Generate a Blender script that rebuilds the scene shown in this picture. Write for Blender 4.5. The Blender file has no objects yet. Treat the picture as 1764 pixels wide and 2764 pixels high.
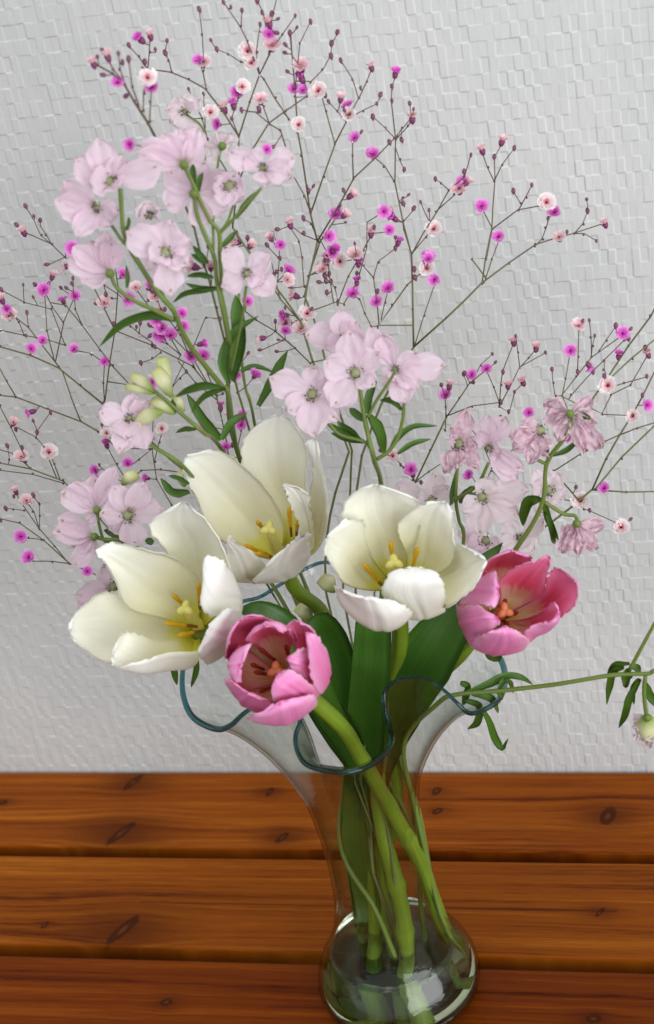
import bpy, math, random
import numpy as np
from mathutils import Matrix, Vector

random.seed(7)
RNG = np.random.RandomState(11)
scene = bpy.context.scene
COL = scene.collection

# ------------------------------------------------------------------ camera
W_PX, H_PX = 1764.0, 2764.0
PP = np.array([882.0, 1382.0])                       # principal point of the photograph
V_LEFT, V_DOWN = np.array([-18300.0, 2080.0]), np.array([2400.0, 9250.0])   # vanishing points
FOC = math.sqrt(-(V_LEFT - PP) @ (V_DOWN - PP))
def _dir(v):
    a = np.array([v[0] - PP[0], v[1] - PP[1], FOC]); return a / np.linalg.norm(a)
AX = -_dir(V_LEFT); AZ = -_dir(V_DOWN); AY = np.cross(AZ, AX)
ROT = np.array([AX, AY, AZ])                         # world = ROT @ (right, down, forward)
def ray(px, py):
    a = np.array([px - PP[0], py - PP[1], FOC]); return ROT @ (a / np.linalg.norm(a))
CAM = -ray(1085, 2675) * 1.07                        # the vase stands at the world origin
def P(px, py, y=0.0):                                # pixel -> point in the upright plane at depth y
    r = ray(px, py); return CAM + r * ((y - CAM[1]) / r[1])
def PD(px, py, d):                                   # pixel -> point at distance d
    return CAM + ray(px, py) * d
def G(px, py, z=0.0):                                # pixel -> point on the level plane z
    r = ray(px, py); return CAM + r * ((z - CAM[2]) / r[2])

cam_data = bpy.data.cameras.new('camera')
cam = bpy.data.objects.new('camera', cam_data); COL.objects.link(cam)
cam_data.sensor_fit = 'VERTICAL'; cam_data.sensor_height = 36.0
cam_data.lens = 36.0 * FOC / H_PX
cam_data.clip_start = 0.01; cam_data.clip_end = 50.0
M = Matrix.Identity(4)
for i in range(3):
    M[i][0] = ROT[i, 0]; M[i][1] = -ROT[i, 1]; M[i][2] = -ROT[i, 2]; M[i][3] = CAM[i]
cam.matrix_world = M
cam_data.dof.use_dof = True
cam_data.dof.focus_distance = 0.93
cam_data.dof.aperture_fstop = 13.0
scene.camera = cam

# ------------------------------------------------------------------ light
world = bpy.data.worlds.new('World'); scene.world = world; world.use_nodes = True
bg = world.node_tree.nodes['Background']
bg.inputs[0].default_value = (0.93, 0.97, 1.0, 1); bg.inputs[1].default_value = 0.44
def area(name, loc, target, sx, sy, power, col):
    l = bpy.data.lights.new(name, 'AREA'); l.shape = 'RECTANGLE'; l.size = sx; l.size_y = sy
    l.energy = power; l.color = col
    o = bpy.data.objects.new(name, l); COL.objects.link(o)
    o.location = loc
    o.rotation_euler = (Vector(target) - Vector(loc)).to_track_quat('-Z', 'Y').to_euler()
    return o
area('window_light', (1.7, -1.5, 0.70), (0.0, 0.1, 0.12), 2.2, 1.7, 34.0, (0.95, 0.98, 1.0))
area('room_light', (-0.4, -0.62, 2.3), (0.0, 0.1, 0.2), 1.8, 1.0, 11.0, (0.98, 0.99, 1.0))

scene.view_settings.view_transform = 'Standard'
scene.view_settings.look = 'None'
scene.view_settings.exposure = 0.55
scene.view_settings.gamma = 1.0
scene.cycles.use_denoising = True
scene.cycles.max_bounces = 10
scene.cycles.transmission_bounces = 9
scene.cycles.transparent_max_bounces = 24
scene.cycles.caustics_refractive = True
scene.cycles.sample_clamp_indirect = 4.0

# ------------------------------------------------------------------ node helpers
def srgb(r, g, b):
    f = lambda c: (c / 12.92) if c <= 0.04045 else ((c + 0.055) / 1.055) ** 2.4
    return (f(r / 255), f(g / 255), f(b / 255), 1.0)
class NT:
    def __init__(s, name):
        s.m = bpy.data.materials.new(name); s.m.use_nodes = True
        s.t = s.m.node_tree; s.n = s.t.nodes; s.n.clear()
        s.out = s.n.new('ShaderNodeOutputMaterial')
    def new(s, typ, **kw):
        n = s.n.new(typ)
        for k, v in kw.items(): setattr(n, k, v)
        return n
    def put(s, sock, v):
        if isinstance(v, bpy.types.NodeSocket): s.t.links.new(v, sock)
        elif v is not None: sock.default_value = v
    def math(s, op, a, b=None, c=None, clamp=False):
        n = s.new('ShaderNodeMath', operation=op); n.use_clamp = clamp
        s.put(n.inputs[0], a)
        if b is not None: s.put(n.inputs[1], b)
        if c is not None: s.put(n.inputs[2], c)
        return n.outputs[0]
    def mix(s, f, a, b, blend='MIX'):
        n = s.new('ShaderNodeMix', data_type='RGBA', blend_type=blend)
        s.put(n.inputs[0], f); s.put(n.inputs[6], a); s.put(n.inputs[7], b)
        return n.outputs[2]
    def ramp(s, f, stops, interp='EASE'):
        n = s.new('ShaderNodeValToRGB'); n.color_ramp.interpolation = interp
        el = n.color_ramp.elements
        while len(el) < len(stops): el.new(0.5)
        for e, (p, c) in zip(el, stops): e.position = p; e.color = c if len(c) == 4 else (*c, 1)
        s.put(n.inputs[0], f); return n.outputs[0]
    def combine(s, x, y, z):
        n = s.new('ShaderNodeCombineXYZ')
        for i, v in enumerate((x, y, z)): s.put(n.inputs[i], v)
        return n.outputs[0]
    def noise(s, vec, scale, detail=3, rough=0.5):
        n = s.new('ShaderNodeTexNoise'); s.put(n.inputs['Vector'], vec)
        n.inputs['Scale'].default_value = scale; n.inputs['Detail'].default_value = detail
        n.inputs['Roughness'].default_value = rough
        return n.outputs[0]
    def bump(s, h, strength, dist):
        n = s.new('ShaderNodeBump'); s.put(n.inputs['Height'], h)
        n.inputs['Strength'].default_value = strength; n.inputs['Distance'].default_value = dist
        return n.outputs[0]
    def bsdf(s, color, rough=0.5, normal=None, spec=0.5, **kw):
        n = s.new('ShaderNodeBsdfPrincipled')
        s.put(n.inputs['Base Color'], color); s.put(n.inputs['Roughness'], rough)
        n.inputs['Specular IOR Level'].default_value = spec
        if normal is not None: s.put(n.inputs['Normal'], normal)
        for k, v in kw.items(): s.put(n.inputs[k], v)
        return n.outputs[0]
    def translucent(s, base, color, fac, normal=None):
        t = s.new('ShaderNodeBsdfTranslucent'); s.put(t.inputs[0], color)
        m = s.new('ShaderNodeMixShader'); s.put(m.inputs[0], fac)
        s.put(m.inputs[1], base); s.put(m.inputs[2], t.outputs[0]); return m.outputs[0]
    def done(s, shader):
        s.t.links.new(shader, s.out.inputs[0]); return s.m
    def uv(s):
        n = s.new('ShaderNodeUVMap'); x = s.new('ShaderNodeSeparateXYZ'); s.t.links.new(n.outputs[0], x.inputs[0])
        return n.outputs[0], x.outputs[0], x.outputs[1]
    def obj(s):
        n = s.new('ShaderNodeTexCoord'); x = s.new('ShaderNodeSeparateXYZ'); s.t.links.new(n.outputs['Object'], x.inputs[0])
        return n.outputs['Object'], x.outputs[0], x.outputs[1], x.outputs[2]

# ------------------------------------------------------------------ object helpers
def mesh_obj(name, verts, faces, mats, parent=None, fmat=None, uvs=None, smooth=True, attr=None):
    me = bpy.data.meshes.new(name)
    me.from_pydata([tuple(map(float, v)) for v in verts], [], faces)
    for m in (mats if isinstance(mats, (list, tuple)) else [mats]): me.materials.append(m)
    if fmat is not None: me.polygons.foreach_set('material_index', list(fmat))
    if smooth: me.polygons.foreach_set('use_smooth', [True] * len(me.polygons))
    if uvs is not None:
        ul = me.uv_layers.new(name='UVMap')
        li = np.zeros(len(me.loops), dtype=np.int32); me.loops.foreach_get('vertex_index', li)
        ul.data.foreach_set('uv', np.asarray(uvs, dtype=np.float32)[li].ravel())
    if attr is not None:
        a = me.attributes.new('tint', 'FLOAT', 'POINT'); a.data.foreach_set('value', np.asarray(attr, dtype=np.float32))
    me.update()
    return link(name, me, parent)
def offset_of(o):
    v = Vector((0, 0, 0))
    while o is not None: v += o.location; o = o.parent
    return v
def link(name, me, parent=None, matrix=None):
    o = bpy.data.objects.new(name, me); COL.objects.link(o)
    if parent is not None:
        o.parent = parent
        base = offset_of(parent)
    else: base = Vector((0, 0, 0))
    if matrix is None: o.location = -base
    else:
        m = matrix.copy(); m.translation = m.translation - base; o.matrix_basis = m
    return o
def thing(name, loc, label, cat, group=None):
    o = bpy.data.objects.new(name, None); COL.objects.link(o); o.location = loc
    o.empty_display_size = 0.02
    o['label'] = label; o['category'] = cat
    if group: o['group'] = group
    return o

def unit(v):
    v = np.asarray(v, float); return v / max(1e-12, np.linalg.norm(v))
def catmull(pts, n):
    pts = np.asarray(pts, float)
    if len(pts) == 2: return np.array([pts[0] + (pts[1] - pts[0]) * t for t in np.linspace(0, 1, n)])
    ext = np.vstack([2 * pts[0] - pts[1], pts, 2 * pts[-1] - pts[-2]])
    out = []
    for t in np.linspace(0, len(pts) - 1, n):
        i = min(int(t), len(pts) - 2); f = t - i
        a, b, c, d = ext[i:i + 4]
        out.append(0.5 * (2 * b + (c - a) * f + (2 * a - 5 * b + 4 * c - d) * f * f + (3 * b - a - 3 * c + d) * f ** 3))
    return np.array(out)
class Geo:
    def __init__(s): s.v = []; s.f = []; s.m = []; s.uv = []; s.a = []
    def tube(s, pts, rad, seg=6, mat=0, closed=False, cap=True, tint=None):
        pts = np.asarray(pts, float); n = len(pts); rad = np.broadcast_to(rad, (n,))
        tint = np.broadcast_to(0.0 if tint is None else tint, (n,))
        b0 = len(s.v); up = None
        for i in range(n):
            t = unit((pts[(i + 1) % n] - pts[i - 1]) if closed else pts[min(i + 1, n - 1)] - pts[max(i - 1, 0)])
            if closed: up = unit(np.cross(t, [0.05, 0.1, 1.0]))
            if up is None: up = unit(np.cross(t, [0.3, 0.9, 0.2]))
            up = unit(up - t * (up @ t)); w = np.cross(t, up)
            for k in range(seg):
                a = 2 * math.pi * k / seg
                s.v.append(pts[i] + rad[i] * (math.cos(a) * up + math.sin(a) * w)); s.uv.append((k / seg, i / n)); s.a.append(tint[i])
        for i in range(n if closed else n - 1):
            j = (i + 1) % n
            for k in range(seg):
                l = (k + 1) % seg
                s.f.append((b0 + i * seg + k, b0 + i * seg + l, b0 + j * seg + l, b0 + j * seg + k)); s.m.append(mat)
        if cap and not closed:
            s.f.append(tuple(b0 + k for k in range(seg))[::-1]); s.f.append(tuple(b0 + (n - 1) * seg + k for k in range(seg))); s.m += [mat, mat]
    def blob(s, c, r, axis=(0, 0, 1), stretch=1.0, mat=0, nu=8, nv=5, tint=0.0):
        a = unit(axis); u = unit(np.cross(a, [0.31, 0.77, 0.55])); w = np.cross(a, u); b0 = len(s.v)
        for i in range(nv + 1):
            th = math.pi * i / nv
            for k in range(nu):
                ph = 2 * math.pi * k / nu
                s.v.append(np.asarray(c) + r * (math.sin(th) * (math.cos(ph) * u + math.sin(ph) * w) + stretch * math.cos(th) * a))
                s.uv.append((k / nu, 1 - i / nv)); s.a.append(tint)
        for i in range(nv):
            for k in range(nu):
                l = (k + 1) % nu
                s.f.append((b0 + i * nu + k, b0 + (i + 1) * nu + k, b0 + (i + 1) * nu + l, b0 + i * nu + l)); s.m.append(mat)
    def grid(s, pts, uvs, mat=0):
        nv, nu = pts.shape[:2]; b0 = len(s.v)
        s.v += list(pts.reshape(-1, 3)); s.uv += list(uvs.reshape(-1, 2)); s.a += [0.0] * (nu * nv)
        for i in range(nv - 1):
            for k in range(nu - 1):
                s.f.append((b0 + i * nu + k, b0 + i * nu + k + 1, b0 + (i + 1) * nu + k + 1, b0 + (i + 1) * nu + k)); s.m.append(mat)
        return b0
    def build(s, name, mats, parent=None, smooth=True):
        return mesh_obj(name, s.v, s.f, mats, parent, s.m, s.uv, smooth, s.a)
def grid_normals(p):
    du = np.gradient(p, axis=1); dv = np.gradient(p, axis=0)
    n = np.cross(du, dv); l = np.linalg.norm(n, axis=2, keepdims=True); l[l < 1e-12] = 1
    return n / l
def sheet(name, pts, uvs, thick, mats, parent, flip=False):
    """A closed two-sided sheet: the first material on the +normal side, the second on the other, joined at the rim."""
    n = grid_normals(pts)
    if flip: n = -n
    g = Geo()
    nv, nu = pts.shape[:2]
    a = g.grid(pts + n * thick * 0.5, uvs, 0); b = g.grid(pts - n * thick * 0.5, uvs, 1 if len(mats) > 1 else 0)
    rim = [(0, k) for k in range(nu)] + [(i, nu - 1) for i in range(1, nv)] + [(nv - 1, k) for k in range(nu - 2, -1, -1)] + [(i, 0) for i in range(nv - 2, 0, -1)]
    for q in range(len(rim)):
        i0, k0 = rim[q]; i1, k1 = rim[(q + 1) % len(rim)]
        g.f.append((a + i0 * nu + k0, a + i1 * nu + k1, b + i1 * nu + k1, b + i0 * nu + k0)); g.m.append(0)
    return g.build(name, mats, parent)
def wob(x, y, seed, f=1.0):
    return (math.sin(x * 7.1 * f + seed * 1.7 + 1.3 * math.sin(y * 5.3 * f + seed)) + math.sin(y * 9.7 * f - seed * 2.3 + 1.1 * math.sin(x * 4.1 * f + seed * .6))) * 0.5
def smooth01(a, b, x):
    t = min(1.0, max(0.0, (x - a) / (b - a))); return t * t * (3 - 2 * t)

# ------------------------------------------------------------------ materials
def mat_wallpaper():
    t = NT('wallpaper'); o, x, y, z = t.obj()
    n1 = t.noise(o, 9.0, 3); n2 = t.noise(o, 700.0, 4, 0.6)
    c = t.ramp(n1, [(0.3, srgb(198, 199, 198)), (0.7, srgb(206, 206, 204))])
    return t.done(t.bsdf(c, 0.62, t.bump(n2, 0.22, 0.0005), 0.3))
def mat_wood(name, knots, cracks, tone, seed):
    t = NT(name); o, x, y, z = t.obj()
    warp = y; kd = None; halo = None
    for (kx, ky, rx, ry, ang) in knots:
        ca, sa = math.cos(ang), math.sin(ang)
        dx = t.math('SUBTRACT', x, kx); dy = t.math('SUBTRACT', y, ky)
        u = t.math('DIVIDE', t.math('ADD', t.math('MULTIPLY', dx, ca), t.math('MULTIPLY', dy, sa)), rx)
        v = t.math('DIVIDE', t.math('SUBTRACT', t.math('MULTIPLY', dy, ca), t.math('MULTIPLY', dx, sa)), ry)
        d = t.math('SQRT', t.math('ADD', t.math('MULTIPLY', u, u), t.math('MULTIPLY', v, v)))
        uu = t.math('DIVIDE', dx, max(rx, ry) * 2.4); vv = t.math('DIVIDE', dy, max(rx, ry) * 1.35)
        g = t.math('POWER', 2.718, t.math('MULTIPLY', t.math('ADD', t.math('MULTIPLY', uu, uu), t.math('MULTIPLY', vv, vv)), -1.0))
        warp = t.math('SUBTRACT', warp, t.math('MULTIPLY', t.math('MULTIPLY', dy, g), 0.62))
        kd = d if kd is None else t.math('MINIMUM', kd, d)
        h = t.math('MULTIPLY', g, min(1.0, max(rx, ry) / 0.007))
        halo = h if halo is None else t.math('MAXIMUM', halo, h)
    lowv = t.combine(t.math('MULTIPLY', x, 3.0), t.math('MULTIPLY', warp, 16.0), seed)
    low = t.noise(lowv, 1.0, 2)
    wy = t.math('ADD', warp, t.math('MULTIPLY', low, 0.010))
    grain = t.noise(t.combine(t.math('MULTIPLY', x, 5.0), t.math('MULTIPLY', wy, 300.0), seed + 3), 1.0, 4, 0.6)
    rings = t.noise(t.combine(t.math('MULTIPLY', x, 1.6), t.math('MULTIPLY', wy, 85.0), seed + 9), 1.0, 2, 0.45)
    fib = t.noise(t.combine(t.math('MULTIPLY', x, 45.0), t.math('MULTIPLY', y, 1900.0), seed), 1.0, 3)
    f = t.math('ADD', t.math('MULTIPLY', grain, 0.40), t.math('ADD', t.math('MULTIPLY', rings, 0.40), t.math('MULTIPLY', fib, 0.24)))
    d, m, l = [tuple(c * k for c, k in zip(q[:3], tone)) for q in (srgb(92, 38, 9), srgb(150, 80, 25), srgb(190, 116, 48))]
    c = t.ramp(f, [(0.38, d), (0.52, m), (0.68, l)])
    if halo is not None:
        c = t.mix(t.math('MULTIPLY', halo, 0.72), c, (*[q * 0.62 for q in d], 1))
        wn = t.noise(o, 420.0, 3); kd2 = t.math('ADD', kd, t.math('MULTIPLY', t.math('SUBTRACT', wn, 0.5), 0.55))
        inner = t.ramp(kd2, [(0.0, srgb(112, 60, 18)), (0.15, srgb(96, 48, 14)), (0.4, srgb(58, 26, 8)), (1.0, srgb(44, 19, 6))])
        mask = t.ramp(kd2, [(0.7, (1, 1, 1)), (1.9, (0, 0, 0))])
        c = t.mix(t.math('MULTIPLY', mask, 0.82), c, inner)
    for (x0, x1, cy, sl, wd) in cracks:
        yy = t.math('SUBTRACT', t.math('SUBTRACT', y, cy), t.math('ADD', t.math('MULTIPLY', x, sl), t.math('MULTIPLY', t.noise(t.combine(t.math('MULTIPLY', x, 40.0), seed, 0), 1.0, 3), 0.0022)))
        line = t.math('SUBTRACT', 1.0, t.math('DIVIDE', t.math('ABSOLUTE', yy), wd), clamp=True)
        rng = t.math('MULTIPLY', t.math('GREATER_THAN', x, x0), t.math('LESS_THAN', x, x1))
        c = t.mix(t.math('MULTIPLY', t.math('MULTIPLY', line, rng), 0.85), c, srgb(40, 18, 8))
    nm = t.bump(t.math('ADD', grain, fib), 0.16, 0.0006)
    return t.done(t.bsdf(c, 0.42, nm, 0.08))
def mat_petal(name, stops, streak=0.12, trans=0.28, edge=None, rough=0.42, tcol=None, base_streak=0.0):
    t = NT(name); uv, u, v = t.uv()
    st = t.noise(t.combine(t.math('MULTIPLY', u, 46.0), t.math('MULTIPLY', v, 2.2), 0.0), 1.0, 3)
    big = t.noise(t.combine(t.math('MULTIPLY', u, 7.0), t.math('MULTIPLY', v, 2.0), 4.0), 1.0, 2)
    vv = t.math('ADD', v, t.math('MULTIPLY', t.math('SUBTRACT', big, 0.5), 0.18 + base_streak))
    c = t.ramp(vv, stops)
    if edge is not None:
        e = t.math('POWER', t.math('ABSOLUTE', t.math('MULTIPLY', t.math('SUBTRACT', u, 0.5), 2.0)), 3.0)
        c = t.mix(t.math('MULTIPLY', e, edge[1]), c, edge[0])
    k = t.math('ADD', 1.0 - streak * 0.5, t.math('MULTIPLY', st, streak))
    c = t.mix(1.0, c, t.combine(k, k, k), 'MULTIPLY')
    b = t.bsdf(c, rough, t.bump(st, 0.3, 0.0008), 0.35)
    return t.done(t.translucent(b, c, trans))
def mat_leaf(name, c0, c1, rough=0.38, trans=0.12):
    t = NT(name); uv, u, v = t.uv()
    st = t.noise(t.combine(t.math('MULTIPLY', u, 30.0), t.math('MULTIPLY', v, 2.0), 0.0), 1.0, 3)
    o = t.obj()[0]
    c = t.mix(t.math('MULTIPLY', t.math('ADD', st, t.noise(o, 40.0, 3)), 0.5), c0, c1)
    b = t.bsdf(c, rough, t.bump(st, 0.3, 0.0006), 0.45)
    return t.done(t.translucent(b, c1, trans))
def mat_tint(name, a, b, rough=0.5):
    t = NT(name); n = t.new('ShaderNodeAttribute', attribute_name='tint')
    o = t.obj()[0]
    f = t.math('ADD', n.outputs['Fac'], t.math('MULTIPLY', t.math('SUBTRACT', t.noise(o, 60.0, 2), 0.5), 0.6), clamp=True)
    return t.done(t.bsdf(t.mix(f, a, b), rough, None, 0.4))
def mat_plain(name, c, rough=0.5, spec=0.4, scale=300.0, var=0.25):
    t = NT(name); n = t.noise(t.obj()[0], scale, 3)
    c2 = tuple(q * (1 - var) for q in c[:3]) + (1,)
    return t.done(t.bsdf(t.mix(n, c, c2), rough, None, spec))
def mat_larkspur(name, c_mid, c_tip, spot, trans=0.48):
    t = NT(name); uv, u, v = t.uv()
    st = t.noise(t.combine(t.math('MULTIPLY', u, 34.0), t.math('MULTIPLY', v, 3.0), 0.0), 1.0, 3)
    big = t.noise(t.obj()[0], 120.0, 2)
    c = t.ramp(t.math('ADD', v, t.math('MULTIPLY', t.math('SUBTRACT', big, 0.5), 0.5)), [(0.0, srgb(206, 190, 178)), (0.2, c_mid), (1.0, c_tip)])
    k = t.math('ADD', 0.84, t.math('MULTIPLY', st, 0.26))
    c = t.mix(1.0, c, t.combine(k, k, k), 'MULTIPLY')
    oi = t.new('ShaderNodeObjectInfo').outputs['Random']; o2 = t.math('FRACT', t.math('MULTIPLY', oi, 7.31)); o3 = t.math('FRACT', t.math('MULTIPLY', oi, 17.7))
    du = t.math('DIVIDE', t.math('SUBTRACT', u, t.math('ADD', 0.44, t.math('MULTIPLY', o2, 0.14))), t.math('ADD', 0.06, t.math('MULTIPLY', o3, 0.09))); dv = t.math('DIVIDE', t.math('SUBTRACT', v, t.math('ADD', 0.82, t.math('MULTIPLY', o3, 0.10))), 0.055)
    d = t.math('SQRT', t.math('ADD', t.math('MULTIPLY', du, du), t.math('MULTIPLY', dv, dv)))
    c = t.mix(t.math('MULTIPLY', t.ramp(d, [(0.35, (0.85, 0.85, 0.85)), (1.3, (0, 0, 0))]), t.math('SUBTRACT', 1.1, oi, clamp=True)), c, spot)
    b = t.bsdf(c, 0.55, t.bump(st, 0.3, 0.0006), 0.25)
    return t.done(t.translucent(b, c, trans))
def mat_floret(name, stops):
    t = NT(name); uv, u, v = t.uv()
    n = t.noise(t.obj()[0], 4.0, 2)
    c = t.ramp(t.math('ADD', v, t.math('MULTIPLY', t.math('SUBTRACT', n, 0.5), 0.35)), stops)
    return t.done(t.translucent(t.bsdf(c, 0.5, None, 0.35), c, 0.3))
def mat_thin_glass(name='thin_glass', tint=(1, 1, 1), refl=0.6, base=0.05):
    t = NT(name)
    lw = t.new('ShaderNodeLayerWeight'); lw.inputs[0].default_value = 0.5
    fac = lw.outputs['Facing']
    tr = t.new('ShaderNodeBsdfTransparent')
    t.put(tr.inputs[0], t.ramp(fac, [(q, tuple(a * b for a, b in zip(c, tint))) for q, c in ((0.0, (0.985, 0.992, 0.99)), (0.55, (0.93, 0.955, 0.94)), (0.85, (0.78, 0.83, 0.79)), (1.0, (0.46, 0.53, 0.49)))]))
    gl = t.new('ShaderNodeBsdfGlossy'); gl.inputs['Roughness'].default_value = 0.03
    o, x, y, z = t.obj()
    t.put(gl.inputs['Normal'], t.bump(t.noise(t.combine(t.math('MULTIPLY', x, 90.0), t.math('MULTIPLY', y, 90.0), t.math('MULTIPLY', z, 160.0)), 1.0, 3), 0.35, 0.0012))
    k = t.math('ADD', base, t.math('MULTIPLY', t.math('POWER', fac, 3.2), refl))
    m = t.new('ShaderNodeMixShader'); t.put(m.inputs[0], k); t.put(m.inputs[1], tr.outputs[0]); t.put(m.inputs[2], gl.outputs[0])
    return t.done(m.outputs[0])
def mat_glass(name, col, ior, rough=0.0):
    t = NT(name); return t.done(t.bsdf(col, rough, None, 0.5, **{'Transmission Weight': 1.0, 'IOR': ior}))

M_WALL = mat_wallpaper()
M_WHITE_IN = mat_petal('white_petal_inside', [(0.02, (0.60, 0.55, 0.03)), (0.13, (0.76, 0.72, 0.14)), (0.24, (0.86, 0.83, 0.56)), (0.6, (0.91, 0.89, 0.76)), (1.0, (0.92, 0.91, 0.84))], 0.10, 0.10)
M_WHITE_OUT = mat_petal('white_petal_outside', [(0.0, (0.62, 0.62, 0.32)), (0.2, (0.82, 0.79, 0.64)), (0.6, (0.91, 0.89, 0.82)), (1.0, (0.92, 0.91, 0.86))], 0.10, 0.10)
M_PINK_IN = mat_petal('pink_petal_inside', [(0.04, (0.66, 0.50, 0.06)), (0.16, (0.82, 0.66, 0.36)), (0.25, (0.80, 0.44, 0.30)), (0.36, (0.78, 0.085, 0.18)), (0.85, (0.85, 0.20, 0.38)), (1.0, (0.86, 0.30, 0.52))], 0.28, 0.10, ((0.86, 0.30, 0.52, 1), 0.55), 0.42, None, 0.12)
M_PINK_OUT = mat_petal('pink_petal_outside', [(0.0, (0.76, 0.42, 0.36)), (0.2, (0.78, 0.16, 0.36)), (0.6, (0.82, 0.23, 0.49)), (0.93, (0.86, 0.32, 0.60)), (1.0, (0.70, 0.06, 0.36))], 0.26, 0.08, ((0.90, 0.50, 0.72, 1), 0.7))
M_TSTEM = mat_leaf('tulip_stem', srgb(34, 58, 8), srgb(142, 168, 46), 0.42, 0.0)
M_TLEAF = mat_leaf('tulip_leaf', srgb(22, 54, 14), srgb(82, 130, 42), 0.36, 0.12)
M_LLEAF = mat_leaf('larkspur_leaf', srgb(34, 70, 18), srgb(96, 138, 44), 0.4, 0.15)
M_LSTEM = mat_leaf('larkspur_stem', srgb(72, 92, 34), srgb(126, 146, 66), 0.5, 0.0)
M_LARK = mat_larkspur('larkspur_petal', srgb(244, 224, 235), srgb(248, 226, 238), srgb(170, 150, 44))
M_LARK_PALE = mat_larkspur('larkspur_petal_pale', srgb(243, 231, 234), srgb(247, 232, 238), srgb(160, 146, 50))
M_LARK_WILT = mat_larkspur('larkspur_petal_wilted', srgb(244, 216, 226), srgb(247, 218, 230), srgb(190, 150, 120))
M_LEYE = mat_plain('larkspur_eye', srgb(150, 154, 112), 0.6)
M_LANTHER = mat_plain('larkspur_anther', srgb(64, 58, 52), 0.6)
M_LBUD = mat_petal('larkspur_bud', [(0.0, srgb(140, 160, 70)), (0.5, srgb(226, 224, 178)), (1.0, srgb(206, 210, 140))], 0.2, 0.2)
M_GSTEM = mat_tint('gypsophila_stem', srgb(96, 62, 66), srgb(104, 112, 62), 0.5)
M_GCALYX = mat_plain('gypsophila_calyx', srgb(136, 62, 108), 0.5)
M_GBUD = mat_plain('gypsophila_bud', srgb(128, 76, 102), 0.45)
M_FL_MAG = mat_floret('magenta_floret', [(0.0, srgb(176, 24, 130)), (0.30, srgb(226, 92, 204)), (1.0, srgb(246, 176, 236))])
M_FL_WHITE = mat_floret('white_floret', [(0.0, srgb(196, 60, 84)), (0.22, srgb(226, 140, 156)), (0.45, srgb(246, 224, 226)), (1.0, srgb(250, 246, 244))])
M_FL_PALE = mat_floret('pale_pink_floret', [(0.0, srgb(220, 130, 150)), (0.4, srgb(244, 208, 214)), (1.0, srgb(249, 234, 234))])
M_ANTHER_Y = mat_plain('yellow_anther', srgb(226, 172, 24), 0.6, 0.2, 900.0, 0.4)
M_FILAMENT = mat_plain('brown_filament', srgb(150, 100, 44), 0.6, 0.2, 700.0, 0.5)
M_PISTIL = mat_plain('cream_pistil', srgb(222, 212, 120), 0.5, 0.3)
M_ANTHER_R = mat_plain('red_anther', srgb(150, 52, 30), 0.6, 0.2, 900.0, 0.5)
M_FILAMENT_R = mat_plain('dark_red_filament', srgb(96, 22, 28), 0.6, 0.2)
M_PISTIL_R = mat_plain('salmon_pistil', srgb(226, 138, 92), 0.5, 0.3)
M_THIN = mat_thin_glass()
M_RIM = mat_glass('teal_rim_glass', (0.035, 0.20, 0.23, 1), 1.5, 0.03)
M_BASE = mat_thin_glass('green_base_glass', (0.58, 0.72, 0.48), 0.45, 0.02)  # tinted glass; the green also paints in reflections seen in the foot
M_WATER = mat_glass('water', (0.84, 0.93, 0.68, 1), 1.33)  # clear water; its green tint stands in for green reflections
def mat_glitter():
    t = NT('glitter'); n = t.noise(t.obj()[0], 900.0, 2)
    return t.done(t.bsdf(t.ramp(n, [(0.4, (0.8, 0.9, 0.95)), (0.6, (0.95, 0.9, 0.8))]), 0.12, None, 0.5, Metallic=1.0))
M_GLITTER = mat_glitter()
M_FLOOR = mat_plain('floor', srgb(92, 74, 58), 0.6, 0.3, 8.0)

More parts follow.
